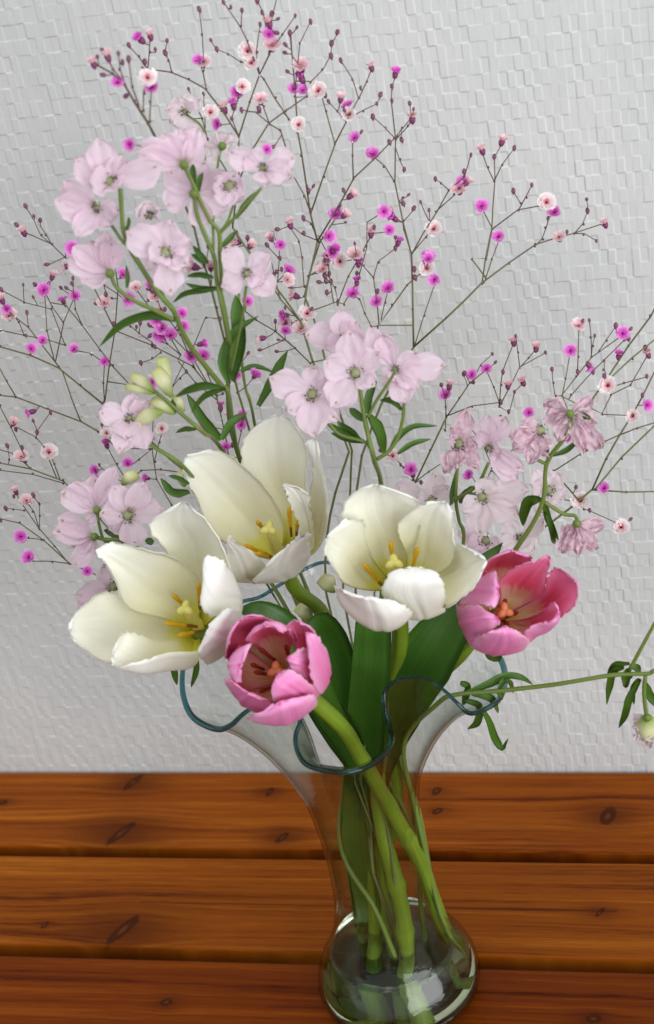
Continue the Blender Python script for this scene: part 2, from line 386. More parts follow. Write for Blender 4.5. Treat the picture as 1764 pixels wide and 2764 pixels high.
# ------------------------------------------------------------------ setting: wall, floor
WALL_Y = 0.1925
def build_wall():
    cw, ch, ins = 0.0043, 0.0086, 0.00050
    nx, nz = 400, 100; x0, z0 = -0.88, -0.03
    rs = np.random.RandomState(5)
    lev = rs.choice([0, 1, 2], size=(nz, nx), p=[0.40, 0.20, 0.40]).astype(float)
    for i in range(nz):                                    # most neighbours sit on another level, so the blocks stay small
        for k in range(1, nx):
            if lev[i, k] == lev[i, k - 1] and rs.rand() < 0.72: lev[i, k] = (lev[i, k] + rs.choice([1, 2])) % 3
            if i and lev[i, k] == lev[i - 1, k] and rs.rand() < 0.5: lev[i, k] = (lev[i, k] + rs.choice([1, 2])) % 3
    h = lev * 0.00018 + rs.rand(nz, nx) * 0.00016
    v = []; f = []; jx = rs.randn(nz + 1, nx + 1) * 0.00010; jz = rs.randn(nz + 1, nx + 1) * 0.00010
    tilt = rs.randn(nz, nx, 4) * 0.000035 + (rs.randn(nz, nx, 1) * np.array([-1, 1, 1, -1]) + rs.randn(nz, nx, 1) * np.array([-1, -1, 1, 1])) * 0.00004
    def idx(i, k, c): return (i * nx + k) * 4 + c
    for i in range(nz):
        for k in range(nx):
            for c, (a, b) in enumerate(((0, 0), (1, 0), (1, 1), (0, 1))):
                xx = x0 + (k + a) * cw + (ins if a == 0 else -ins) + jx[i + b, k + a]
                zz = z0 + (i + b) * ch + (ins if b == 0 else -ins) + jz[i + b, k + a]
                v.append((xx, WALL_Y - h[i, k] - tilt[i, k, c], zz))
    for i in range(nz):
        for k in range(nx):
            f.append((idx(i, k, 0), idx(i, k, 1), idx(i, k, 2), idx(i, k, 3)))
            if k + 1 < nx: f.append((idx(i, k, 1), idx(i, k + 1, 0), idx(i, k + 1, 3), idx(i, k, 2)))
            if i + 1 < nz: f.append((idx(i, k, 3), idx(i, k, 2), idx(i + 1, k, 1), idx(i + 1, k, 0)))
            if k + 1 < nx and i + 1 < nz: f.append((idx(i, k, 2), idx(i, k + 1, 3), idx(i + 1, k + 1, 0), idx(i + 1, k, 1)))
    x1, z1 = x0 + nx * cw, z0 + nz * ch
    wall = mesh_obj('wall', [(-2.0, WALL_Y + 0.004, -0.6), (2.0, WALL_Y + 0.004, -0.6), (2.0, WALL_Y + 0.004, 1.8), (-2.0, WALL_Y + 0.004, 1.8),
                             (-2.0, WALL_Y + 0.1, -0.6), (2.0, WALL_Y + 0.1, -0.6), (2.0, WALL_Y + 0.1, 1.8), (-2.0, WALL_Y + 0.1, 1.8)],
                    [(0, 1, 2, 3), (5, 4, 7, 6), (4, 5, 1, 0), (3, 2, 6, 7), (1, 5, 6, 2), (4, 0, 3, 7)], M_WALL, smooth=False)
    wall['kind'] = 'structure'; wall['label'] = 'white wall behind the table with embossed block wallpaper'
    paper = mesh_obj('wallpaper', v, f, M_WALL, wall, smooth=False)
    paper['kind'] = 'stuff'
build_wall()
fl = mesh_obj('floor', [(-3, -3, -0.45), (3, -3, -0.45), (3, 0.19, -0.45), (-3, 0.19, -0.45)], [(0, 1, 2, 3)], M_FLOOR, smooth=False)
fl['kind'] = 'structure'

# ------------------------------------------------------------------ table
def Z6(x, y): return (x / 1.7078, 2000 + y / 1.7078)
def Z7(x, y): return (1164 + x / 2.5617, 2000 + y / 2.5617)
def knot(p, rx, ry, ang=0.0):
    g = G(*p); return (g[0], g[1], rx, ry, ang)
TABLE = thing('slatted_table', (0, 0, -0.45), 'brown varnished pine table of wide slats with dark gaps and knots', 'table')
def plank(y0, y1, mat, x0=-0.72, x1=0.62):
    th, r = 0.021, 0.0022
    prof = []
    for (cy, cz, a0, a1) in ((y1 - r, -r, 0, 90), (y0 + r, -r, 90, 180), (y0 + r, -th + r, 180, 270), (y1 - r, -th + r, 270, 360)):
        for k in range(4):
            a = math.radians(a0 + (a1 - a0) * k / 3); prof.append((cy + r * math.cos(a), cz + r * math.sin(a)))
    n = len(prof); v = [(x, y, z) for x in (x0, x1) for (y, z) in prof]
    f = [(k, (k + 1) % n, n + (k + 1) % n, n + k) for k in range(n)] + [tuple(range(n))[::-1], tuple(range(n, 2 * n))]
    return mesh_obj('plank', v, f, mat, TABLE, smooth=False)
K1 = [knot(Z6(612, 190), .0105, .0035, 1.05), knot(Z6(556, 425), .0150, .0042, 1.0), knot(Z6(1243, 235), .0055, .0026, 1.3), knot(Z6(1300, 445), .0070, .0028, 1.0),
      knot(Z6(12, 283), .0042, .003, 0.3), knot(Z7(36, 345), .0050, .0034, 1.2), knot(Z7(40, 485), .0048, .003, 0.7), knot(Z7(1220, 520), .0095, .0055, 1.35)]
K2 = [knot(Z6(566, 870), .0165, .0048, 1.05), knot(Z6(205, 850), .0040, .0022, 1.2), knot(Z7(1165, 1185), .0050, .0018, 1.0), (0.27, 0.06, .006, .004, 0.3), (-0.36, 0.08, .006, .004, 0.3)]
K3 = [knot(Z6(765, 1205), .0045, .0032, 0.2), knot(Z7(1120, 1920), .0050, .0036, 0.1), (-0.33, -0.02, .006, .004, 0.3)]
cy = G(*Z6(1100, 752))[1]; cyl = G(*Z6(130, 733))[1]
C2 = [(G(*Z6(640, 750))[0], G(*Z7(1290, 1145))[0], cy - 0.0011, 0.0, 0.00075), (-0.5, G(*Z6(270, 740))[0], cyl - 0.0011, 0.0, 0.0006)]
W1 = mat_wood('pine_back', K1, [], (0.80, 0.69, 0.30), 1.0)
W2 = mat_wood('pine_middle', K2, C2, (0.76, 0.68, 0.27), 5.0)
W3 = mat_wood('pine_front', K3, [], (0.46, 0.31, 0.09), 9.0)  # same pine toned darker: light falloff toward the front put into the colour
W4 = mat_wood('pine_plain', [(0.1, -0.1, .006, .004, .3), (-0.2, -0.2, .008, .005, .8)], [], (0.6, 0.55, 0.45), 13.0)
PL = [(0.1165, 0.1905, W1), (0.0293, 0.1075, W2), (-0.0590, 0.0195, W3), (-0.1470, -0.0685, W4), (-0.2350, -0.1565, W4)]
for y0, y1, m in PL: plank(y0, y1, m)
def box(name, x0, x1, y0, y1, z0, z1, mat, parent):
    v = [(x, y, z) for z in (z0, z1) for (x, y) in ((x0, y0), (x1, y0), (x1, y1), (x0, y1))]
    return mesh_obj(name, v, [(3, 2, 1, 0), (4, 5, 6, 7), (0, 1, 5, 4), (1, 2, 6, 5), (2, 3, 7, 6), (3, 0, 4, 7)], mat, parent, smooth=False)
for x in (-0.62, 0.52): box('crossbar', x - 0.03, x + 0.03, -0.232, 0.188, -0.052, -0.0212, W4, TABLE)
for x in (-0.62, 0.52):
    for y in (-0.2, 0.155): box('leg', x - 0.025, x + 0.025, y - 0.025, y + 0.025, -0.45, -0.0525, W4, TABLE)

# ------------------------------------------------------------------ vase
VASE = thing('glass_vase', (0, 0, 0), 'clear glass vase with wavy teal rim, narrow waist and round foot', 'vase')
OUT = [(0.0, 0.0002), (0.036, 0.0002), (0.0415, 0.003), (0.0452, 0.008), (0.0465, 0.014), (0.0458, 0.020), (0.0430, 0.028), (0.0385, 0.036), (0.0343, 0.045), (0.0306, 0.056),
       (0.0280, 0.068), (0.0266, 0.085), (0.0264, 0.105), (0.0275, 0.125), (0.0292, 0.142), (0.0315, 0.156)]
def lathe(prof, n=72):
    v = []; f = []
    for (r, z) in prof:
        for k in range(n):
            a = 2 * math.pi * k / n; v.append((r * math.cos(a), r * math.sin(a), z))
    for i in range(len(prof) - 1):
        for k in range(n):
            l = (k + 1) % n; f.append((i * n + k, i * n + l, (i + 1) * n + l, (i + 1) * n + k))
    return v, f
RIM_PX = [(933, 2085, -.085), (1010, 2060, -.075), (1054, 2010, -.062), (1051, 1965, -.048), (1041, 1920, -.04), (1036, 1875, -.035), (1058, 1844, -.033), (1097, 1829, -.033),
          (1148, 1832, -.036), (1194, 1860, -.042), (1233, 1897, -.047), (1272, 1926, -.045), (1337, 1897, -.028), (1360, 1857, -.010), (1362, 1815, .010), (1343, 1770, .026),
          (1290, 1735, .036), (1220, 1705, .038), (1130, 1650, .045), (1000, 1570, .062), (891, 1519, .075), (823, 1536, .075), (760, 1575, .062), (700, 1612, .048), (650, 1625, .044),
          (590, 1655, .046), (535, 1705, .035), (500, 1780, .012), (491, 1835, -.004), (498, 1893, -.016), (524, 1939, -.026), (582, 1968, -.036), (621, 1958, -.041), (657, 1926, -.044),
          (700, 1900, -.043), (748, 1893, -.045), (790, 1910, -.050), (810, 1945, -.056), (797, 1984, -.062), (803, 2030, -.072), (836, 2069, -.081)]
rim = np.array([P(*q) for q in RIM_PX])
RIM = catmull(np.vstack([rim[-2:], rim, rim[:3]]), 1000)
ns = len(rim) + 4; RIM = RIM[int(1000 * 2 / ns):int(1000 * (2 + len(rim)) / ns)]
seg = np.r_[0, np.cumsum(np.linalg.norm(np.diff(RIM, axis=0), axis=1))]
NR = 220
RIM = np.array([[np.interp(s, seg, RIM[:, c]) for c in range(3)] for s in np.linspace(0, seg[-1], NR, endpoint=False)])
ang = np.unwrap(np.arctan2(RIM[:, 1], RIM[:, 0]))
tot = ang[-1] - ang[0]; sgn = 1 if tot > 0 else -1
lin = ang[0] + sgn * 2 * math.pi * np.arange(NR) / NR
ringa = 0.55 * ang + 0.45 * lin
kern = np.hanning(15); kern /= kern.sum()
dev = ringa - lin; dev = np.convolve(np.r_[dev[-7:], dev, dev[:7]], kern, 'valid'); ringa = lin + dev
def build_vase():
    rows = []
    neck = [q for q in OUT if q[1] >= 0.0025]
    for (r, z) in neck: rows.append(np.c_[r * np.cos(ringa), r * np.sin(ringa), np.full(NR, z)])
    r0, z0 = neck[-1]
    base = rows[-1]; T0 = np.c_[np.cos(ringa) * 0.022, np.sin(ringa) * 0.022, np.full(NR, 0.075)]
    out = RIM.copy(); out[:, 2] = 0; out -= 0
    T1 = np.c_[RIM[:, 0] - base[:, 0], RIM[:, 1] - base[:, 1], (RIM[:, 2] - z0) * 0.35] * 1.5
    for t in np.linspace(0, 1, 17)[1:]:
        h00, h10, h01, h11 = 2 * t**3 - 3 * t**2 + 1, t**3 - 2 * t**2 + t, -2 * t**3 + 3 * t**2, t**3 - t**2
        rows.append(base * h00 + T0 * h10 + RIM * h01 + T1 * h11)
    rows = np.array(rows); n = len(rows)
    v = rows.reshape(-1, 3); f = []
    for i in range(n - 1):
        for k in range(NR):
            l = (k + 1) % NR; f.append((i * NR + k, i * NR + l, (i + 1) * NR + l, (i + 1) * NR + k))
    mesh_obj('body', v, f, M_THIN, VASE)
    nm = np.cross(np.roll(rows, -1, axis=1) - np.roll(rows, 1, axis=1), np.gradient(rows, axis=0)); nm /= np.maximum(1e-9, np.linalg.norm(nm, axis=2, keepdims=True))
    if nm[2, 0, :2] @ rows[2, 0, :2] < 0: nm = -nm
    inn = (rows - nm * (0.0024 * (1 - 0.55 * np.linspace(0, 1, n))[:, None, None]))[8:]
    m = len(inn); mesh_obj('inner_face', inn.reshape(-1, 3), [q for q in f if max(q) < m * NR], M_THIN, VASE)
    zz = RIM[:, 2]; low = (zz.max() - zz) / (zz.max() - zz.min())
    g = Geo(); g.tube(RIM, 0.0008 + 0.0009 * low, 10, closed=True); g.build('rim', [M_RIM], VASE)
    vv, ff = lathe([(0.0, 0.0003), (0.0355, 0.0003), (0.0405, 0.0032), (0.0440, 0.0080), (0.0446, 0.0105), (0.0415, 0.0118), (0.030, 0.0112), (0.0, 0.0104)])
    mesh_obj('foot', vv, ff, M_BASE, VASE)
build_vase()
wv, wf = lathe([(0.0, 0.0108), (0.030, 0.0116), (0.0412, 0.0123), (0.0438, 0.0135), (0.0440, 0.0175), (0.0428, 0.0225), (0.0402, 0.0292), (0.0362, 0.0366), (0.0342, 0.0408), (0.0337, 0.0406), (0.0330, 0.0405), (0.0320, 0.0405), (0.018, 0.0405), (0.0, 0.0405)])
wat = mesh_obj('water', wv, wf, M_WATER, None)
wat['kind'] = 'thing'; wat['label'] = 'shallow clear water in the round foot of the vase'; wat['category'] = 'water'

# ------------------------------------------------------------------ tulips
def spline_rows(rows3, nv):
    rows3 = np.asarray(rows3, float)                    # rows x 3 x 3
    return np.stack([catmull(rows3[:, c], nv) for c in range(3)], axis=1)
def petal_mesh(name, rows3, inner_pt, thick, mats, parent, seed, ruffle=0.0012, nu=21, nv=28):
    r = spline_rows(rows3, nv); pts = np.zeros((nv, nu, 3)); uvs = np.zeros((nv, nu, 2))
    for i in range(nv):
        v = i / (nv - 1)
        sh = 1.0 if v < 0.9 else math.sqrt(max(0.0, 1 - ((v - 0.9) / 0.1) ** 2 * 0.93))
        for k in range(nu):
            u = k / (nu - 1); uu = 0.5 + (u - 0.5) * sh
            a = 2 * (uu - 0.5) * (uu - 1); b = 4 * uu * (1 - uu); c = 2 * uu * (uu - 0.5)
            pts[i, k] = a * r[i, 0] + b * r[i, 1] + c * r[i, 2]; uvs[i, k] = (u, v)
    n = grid_normals(pts)
    for i in range(nv):
        v = i / (nv - 1)
        for k in range(nu):
            e = abs(2 * k / (nu - 1) - 1); w = (0.25 + 0.75 * e ** 2) * smooth01(0.2, 0.8, v)
            pts[i, k] += n[i, k] * ruffle * w * (wob(k / nu * 1.6, v * 1.4, seed) + 0.4 * wob(k / nu * 3, v * 3.4, seed + 5))
            uc = k / (nu - 1) - 0.5
            pts[i, k] -= n[i, k] * 0.0007 * (math.exp(-(uc / 0.05) ** 2) - 0.5 * math.exp(-((abs(uc) - 0.1) / 0.05) ** 2)) * smooth01(0.05, 0.4, v) * (1 - 0.5 * v)
            if i > nv * 0.3 and (k in (0, nu - 1)):
                d = unit(pts[i, k] - pts[i, 1 if k == 0 else nu - 2]); pts[i, k] += d * 0.0007 * math.sin(i * 2.4 + seed) * smooth01(.3, .6, v)
    mid = pts[nv // 2, nu // 2]; nm = grid_normals(pts)[nv // 2, nu // 2]
    flip = bool(nm @ (inner_pt(mid) - mid) < 0)
    return sheet(name, pts, uvs, thick, mats, parent, flip)
def stem_tube(parent, pts, r0, r1, mat, name='stem', n=40, seg=10, nodes=()):
    c = catmull(pts, n); g = Geo(); t = np.linspace(0, 1, n)
    rad = r0 + (r1 - r0) * t
    rad = rad * (1 + 0.035 * np.sin(t * 37 + r0 * 9e4) + 0.025 * np.sin(t * 71))
    for q in nodes: rad = rad + 0.0011 * np.exp(-((t - q) / 0.018) ** 2)
    g.tube(c, rad, seg); return g.build(name, [mat], parent)
def leaf(parent, pts, wpx, mat, tilt=0.5, fold=0.35, name='leaf', nv=22, nu=7, tip=0.85, wav=0.0, seed=1, thick=0.0005):
    """pts: (px, py, depth) from the foot of the leaf to its tip; wpx: half widths in photograph pixels at those points."""
    c = catmull([P(*q) for q in pts], nv); wd = np.interp(np.linspace(0, 1, nv), np.linspace(0, 1, len(wpx)), wpx) * 0.000215
    p = np.zeros((nv, nu, 3)); uv = np.zeros((nv, nu, 2))
    for i in range(nv):
        v = i / (nv - 1); t = unit(c[min(i + 1, nv - 1)] - c[max(i - 1, 0)]); view = unit(CAM - c[i])
        s = unit(np.cross(t, view)); n = np.cross(s, t)
        a = tilt + 0.25 * math.sin(v * 3 + seed); s, n = s * math.cos(a) + n * math.sin(a), n * math.cos(a) - s * math.sin(a)
        w = wd[i] / max(0.45, math.cos(a)) * (1.0 if v < tip else math.sqrt(max(0.003, 1 - ((v - tip) / (1 - tip)) ** 2)))
        for k in range(nu):
            e = 2 * k / (nu - 1) - 1
            p[i, k] = c[i] + s * e * w + n * (abs(e) ** 1.3 * w * fold + wav * w * math.sin(v * 9 + seed + e * 2.0) * abs(e)); uv[i, k] = (k / (nu - 1), v)
    return sheet(name, p, uv, thick, [mat], parent)
class Tulip:
    def __init__(s, label, conv, base, rc, y, fwd, white, base_loc):
        s.conv = conv; s.B = P(*conv(*base), y); d = np.linalg.norm(s.B - CAM)
        s.n = unit(PD(*conv(*rc), d - fwd) - s.B)
        s.white = white; s.o = thing('tulip', base_loc, label, 'tulip', 'tulips in the vase'); s.k = 0
    def pt(s, q):
        x, y, h = q; r = ray(*s.conv(x, y)); t = ((s.B - CAM) @ s.n + h * 0.01) / (r @ s.n); return CAM + r * t
    def petal(s, *rows, ruffle=0.0011):
        s.k += 1
        r3 = [[s.pt(row[0:3]), s.pt(row[3:6]), s.pt(row[6:9])] for row in rows]
        ax = lambda m: s.B + s.n * max(0.02, (m - s.B) @ s.n)
        mats = [M_WHITE_IN, M_WHITE_OUT] if s.white else [M_PINK_IN, M_PINK_OUT]
        petal_mesh('petal', r3, ax, 0.0006, mats, s.o, s.k * 3.7 + len(s.o['label']), ruffle)
    def stamen(s, tip, root, ht=2.6, hr=1.2):
        a, b = s.pt((*root, hr)), s.pt((*tip, ht)); m = a + (b - a) * 0.45
        g = Geo(); g.tube(catmull([a, a + (m - a) * .5, m], 6), [0.0006, 0.0007, .0008, .0008, .0007, .0006], 6)
        f = g.build('stamen', [M_FILAMENT if s.white else M_FILAMENT_R], s.o)
        g = Geo(); pts = catmull([a + (b - a) * 0.30, a + (b - a) * 0.6, b], 9)
        g.tube(pts, [.0005, .0008, .0009, .0009, .0009, .0010, .0012, .0011, .0005], 8)
        g.build('anther', [M_ANTHER_Y if s.white else M_ANTHER_R], f)
    def pistil(s, tip, root, ht=2.6, hr=0.5, lobes=()):
        a, b = s.pt((*root, hr)), s.pt((*tip, ht)); g = Geo()
        g.tube(catmull([a, (a + b) / 2, b], 8), [.0030, .0032, .0031, .0029, .0027, .0025, .0023, .0021], 10)
        d = unit(b - a); u = unit(np.cross(d, [0, 0, 1])); w = np.cross(d, u)
        for k in range(3):
            q = math.cos(2.1 * k + .4) * u + math.sin(2.1 * k + .4) * w
            g.tube(catmull([b, b + q * .0022 + d * .0010, b + q * .0042 + d * .0001], 6), [.0018, .0020, .0020, .0018, .0014, .0007], 8)
        g.build('pistil', [M_PISTIL if s.white else M_PISTIL_R], s.o)
    def stem(s, pts, r0=0.0042, r1=0.0036, nodes=()):
        q = [np.array(P(*p)) for p in pts]
        stem_tube(s.o, q + [s.B - s.n * 0.022, s.B - s.n * 0.003], r0, r1, M_TSTEM, nodes=nodes)
        g = Geo(); g.blob(s.B, 0.0052, s.n, 0.7, nu=12, nv=6); g.build('receptacle', [M_TSTEM], s.o)
def conv(ox, oy, s): return lambda x, y: (ox + x / s, oy + y / s)
F_ = conv(800, 1250, 1.92125); Z5V = conv(800, 2100, 2.5617); Z4V = conv(400, 1750, 1.537)
def lf(cv, *pts): return [(*cv(x, y), d) for x, y, d in pts]

# white tulip, wide open, over the left side of the vase
T = Tulip('wide open white tulip leaning left, its long side petal turned out beyond the vase rim', conv(160, 1320, 2.956), (1120, 1140), (700, 800), -0.045, 0.050, True, P(1085, 2650, 0.012))
T.petal((1080, 1120, .1, 1120, 1100, 0, 1160, 1100, .1), (960, 850, 1.6, 1130, 800, 1.2, 1320, 900, 1.6), (850, 520, 3.6, 1080, 450, 3.0, 1350, 600, 4.0), (720, 310, 5.2, 980, 260, 5.0, 1215, 310, 5.7), (860, 150, 6.3, 990, 105, 6.4, 1070, 140, 6.5))
T.petal((1080, 1160, .1, 1080, 1130, 0, 1100, 1100, .1), (860, 1040, 1.7, 930, 950, 1.2, 1130, 800, 1.8), (560, 960, 3.6, 700, 800, 2.9, 980, 580, 4.0), (450, 760, 5.0, 520, 640, 4.6, 700, 490, 5.4), (350, 580, 5.9, 370, 530, 5.9, 430, 430, 6.1), (300, 520, 6.2, 290, 490, 6.2, 330, 450, 6.2))
T.petal((1080, 1200, .0, 1070, 1160, 0, 1080, 1120, .0), (820, 1270, 1.4, 850, 1130, .8, 860, 980, 1.3), (560, 1390, 3.1, 560, 1120, 2.3, 560, 860, 3.0), (330, 1370, 4.4, 290, 1110, 4.0, 330, 830, 4.4), (140, 1240, 5.4, 110, 1120, 5.4, 150, 960, 5.4), (93, 1170, 5.7, 88, 1130, 5.7, 95, 1080, 5.7))
T.petal((1060, 1180, .1, 1090, 1190, 0, 1120, 1190, .1), (930, 1190, 1.6, 1060, 1400, 1.2, 1110, 1290, 2.6), (750, 1200, 3.0, 850, 1440, 2.6, 880, 1310, 4.0), (600, 1150, 4.6, 620, 1455, 4.0, 680, 1370, 5.0), (500, 1150, 5.3, 450, 1380, 5.1, 500, 1430, 5.4), (460, 1210, 5.6, 425, 1330, 5.6, 430, 1400, 5.6))
T.petal((1120, 1200, 0, 1140, 1180, 0, 1150, 1150, 0), (1180, 1390, 1.0, 1330, 1290, .6, 1400, 1120, 1.0), (1150, 1370, 3.0, 1380, 1200, 2.6, 1450, 980, 2.6), (1110, 1310, 4.6, 1270, 1150, 4.9, 1380, 950, 4.6), (1110, 1280, 5.0, 1180, 1130, 5.5, 1290, 960, 5.3))
T.petal((1150, 1160, 0, 1160, 1130, 0, 1160, 1100, 0), (1400, 1100, 1.2, 1420, 980, .8, 1400, 850, 1.2), (1400, 1000, 2.8, 1440, 880, 2.6, 1390, 690, 3.0), (1200, 1010, 4.4, 1300, 850, 4.6, 1350, 620, 4.6), (1130, 900, 5.0, 1200, 720, 5.6, 1280, 570, 5.4), (1150, 800, 5.2, 1150, 590, 5.8, 1170, 510, 5.8))
T.stamen((1110, 750), (1120, 960)); T.stamen((900, 840), (1060, 990)); T.stamen((840, 1070), (1100, 1100)); T.stamen((950, 1170), (1130, 1130))
T.pistil((1010, 960), (1110, 1100))
T.stem([(*Z5V(700, 1280), .004), (*Z5V(560, 700), .008), (*Z5V(470, 100), .006), (900, 1960, .0), (770, 1810, -.015)])

# white tulip standing tallest
T = Tulip('tallest white tulip, half open, standing above the other tulips on a dark green stem', conv(380, 1100, 2.956), (1150, 1255), (900, 690), 0.0, 0.045, True, P(1075, 2660, .014))
T.petal((1060, 1220, .1, 1090, 1210, 0, 1110, 1190, .1), (760, 1130, 1.4, 930, 1000, 1.0, 1140, 960, 1.6), (560, 980, 2.8, 740, 780, 2.4, 1050, 720, 3.2), (440, 740, 4.4, 560, 580, 4.2, 860, 490, 4.8), (370, 570, 5.6, 430, 450, 5.6, 640, 350, 5.8), (330, 450, 6.2, 350, 400, 6.2, 440, 345, 6.2))
T.petal((1100, 1190, .1, 1140, 1190, 0, 1170, 1190, .1), (1080, 880, 1.3, 1180, 820, 1.1, 1290, 850, 1.3), (900, 620, 2.9, 1110, 560, 2.5, 1320, 620, 2.9), (800, 400, 4.3, 1080, 350, 4.0, 1320, 400, 4.3), (850, 210, 5.4, 1070, 160, 5.3, 1280, 200, 5.4), (1000, 80, 6.0, 1100, 60, 6.1, 1200, 80, 6.0))
T.petal((1150, 1240, 0, 1180, 1250, 0, 1190, 1265, 0), (1300, 1000, 1.4, 1400, 1040, 0.8, 1390, 1150, 1.0), (1330, 720, 3.2, 1460, 800, 2.4, 1480, 960, 2.4), (1370, 500, 4.4, 1440, 600, 4.0, 1490, 740, 4.0), (1330, 330, 5.4, 1400, 420, 5.2, 1460, 560, 5.0), (1310, 250, 5.8, 1390, 260, 5.8, 1430, 330, 5.6))
T.petal((1150, 1250, 0, 1170, 1250, 0, 1200, 1265, 0), (1250, 1130, 1.2, 1330, 1120, 1.0, 1380, 1120, 1.0), (1270, 960, 2.6, 1340, 950, 2.5, 1370, 950, 2.5), (1210, 820, 3.8, 1300, 780, 3.9, 1355, 800, 3.9), (1165, 700, 4.6, 1230, 660, 4.7, 1340, 690, 4.6), (1142, 630, 5.0, 1140, 610, 5.0, 1180, 612, 5.0))
T.petal((1130, 1290, 0, 1190, 1300, 0, 1240, 1290, 0), (1000, 1385, .6, 1180, 1370, .4, 1310, 1260, .6), (890, 1395, 1.6, 1120, 1320, 1.8, 1345, 1160, 1.6), (960, 1310, 2.4, 1150, 1200, 2.8, 1350, 1060, 2.6), (1050, 1190, 3.2, 1200, 1080, 3.5, 1350, 965, 3.4))
T.petal((1050, 1290, 0, 1080, 1290, 0, 1120, 1290, 0), (800, 1390, .8, 900, 1395, .4, 1020, 1380, .6), (720, 1340, 2.0, 830, 1300, 1.9, 1000, 1270, 1.7), (690, 1200, 3.2, 770, 1160, 3.3, 890, 1150, 3.0), (680, 1110, 4.0, 710, 1080, 4.2, 770, 1090, 3.9), (700, 1040, 4.5, 710, 1025, 4.6, 725, 1035, 4.5))
T.stamen((925, 905), (1010, 1010), 2.8, 1.6); T.stamen((1180, 795), (1200, 1030), 3.0, 1.4); T.stamen((1250, 905), (1240, 1020), 2.8, 1.4); T.stamen((825, 1095), (1060, 1200), 2.8, 1.2); T.stamen((925, 1160), (1060, 1200), 3.0, 1.2)
T.pistil((1020, 975), (1110, 1180), 3.0, .6)
T.stem([(*Z5V(560, 1500), .006), (*Z5V(540, 900), .008), (*Z5V(520, 300), .006), (*F_(330, 1250), .006), (*F_(200, 950), .018), (*F_(120, 760), .022)])

# white tulip facing the room, its front petal folded in
T = Tulip('round white tulip with a front petal folded inward, beside the open pink tulip', conv(860, 1280, 3.202), (690, 1000), (700, 620), -0.03, 0.056, True, P(1090, 2655, -.004))
T.petal((640, 970, .1, 680, 960, 0, 720, 960, .1), (480, 760, 1.4, 640, 700, 1.1, 800, 740, 1.4), (330, 560, 3.0, 580, 500, 2.6, 850, 560, 3.0), (190, 420, 4.6, 520, 320, 4.2, 880, 380, 4.6), (230, 260, 5.6, 500, 170, 5.4, 850, 260, 5.6), (350, 100, 6.2, 500, 92, 6.3, 680, 145, 6.1))
T.petal((700, 970, .1, 740, 975, 0, 770, 985, .1), (760, 720, 1.7, 900, 760, 1.2, 1020, 860, 1.5), (690, 520, 3.5, 930, 560, 2.9, 1150, 750, 3.2), (700, 400, 4.9, 960, 410, 4.5, 1170, 560, 4.8), (850, 290, 5.8, 1010, 300, 5.6, 1150, 400, 5.6), (990, 240, 6.1, 1085, 240, 6.2, 1140, 290, 6.1))
T.petal((760, 990, .0, 770, 1010, 0, 760, 1040, .0), (1010, 850, 1.1, 1030, 980, .9, 1000, 1130, 1.3), (1130, 700, 2.8, 1200, 880, 2.4, 1120, 1150, 2.8), (1200, 610, 4.4, 1310, 800, 4.1, 1260, 1030, 4.5), (1320, 650, 5.3, 1400, 750, 5.3, 1380, 910, 5.4), (1420, 705, 5.8, 1437, 740, 5.9, 1435, 800, 5.8))
T.petal((640, 1010, .1, 620, 990, 0, 630, 960, .1), (400, 1000, 1.5, 430, 850, 1.1, 470, 720, 1.6), (230, 950, 3.1, 270, 740, 2.8, 400, 540, 3.2), (140, 850, 4.5, 150, 650, 4.4, 390, 410, 4.8), (70, 700, 5.4, 85, 580, 5.5, 250, 400, 5.6), (52, 640, 5.7, 65, 560, 5.8, 130, 470, 5.7))
T.petal((640, 1040, 0, 680, 1050, 0, 720, 1040, 0), (420, 1250, 1.0, 600, 1320, .7, 740, 1250, 1.0), (200, 1150, 2.6, 520, 1345, 2.2, 810, 1215, 2.6), (150, 960, 3.9, 500, 1230, 3.9, 770, 1160, 3.8), (200, 1000, 4.6, 450, 1090, 4.9, 640, 1090, 4.6), (300, 1080, 4.8, 420, 1062, 5.0, 520, 1058, 4.8))
T.petal((700, 1040, 0, 740, 1040, 0, 780, 1030, 0), (760, 1240, 1.0, 900, 1250, .8, 1060, 1190, 1.0), (680, 1160, 2.4, 880, 1180, 2.7, 1090, 1120, 2.4), (545, 1040, 3.8, 820, 1040, 4.6, 1095, 1020, 3.8), (570, 930, 4.8, 820, 900, 5.4, 1070, 910, 4.8), (680, 820, 4.9, 830, 805, 5.1, 980, 815, 4.9))
T.stamen((620, 580), (645, 830), 3.0, 1.2); T.stamen((855, 630), (790, 880), 3.0, 1.2); T.stamen((385, 775), (580, 1000), 3.0, 1.0)
T.pistil((650, 770), (670, 960), 3.0, .5)
T.stem([(*Z5V(765, 1530), -.006), (*Z5V(770, 1300), -.007), (*Z5V(757, 1150), -.008), (*Z5V(735, 950), -.009), (*Z5V(705, 800), -.010), (*Z5V(655, 600), -.009), (*Z5V(590, 340), -.007), (1018, 2090, -.004), (1042, 1940, .0), (1066, 1815, .0), (*F_(540, 900), -.008)], 0.0046, 0.0040, (0.2, 0.36))

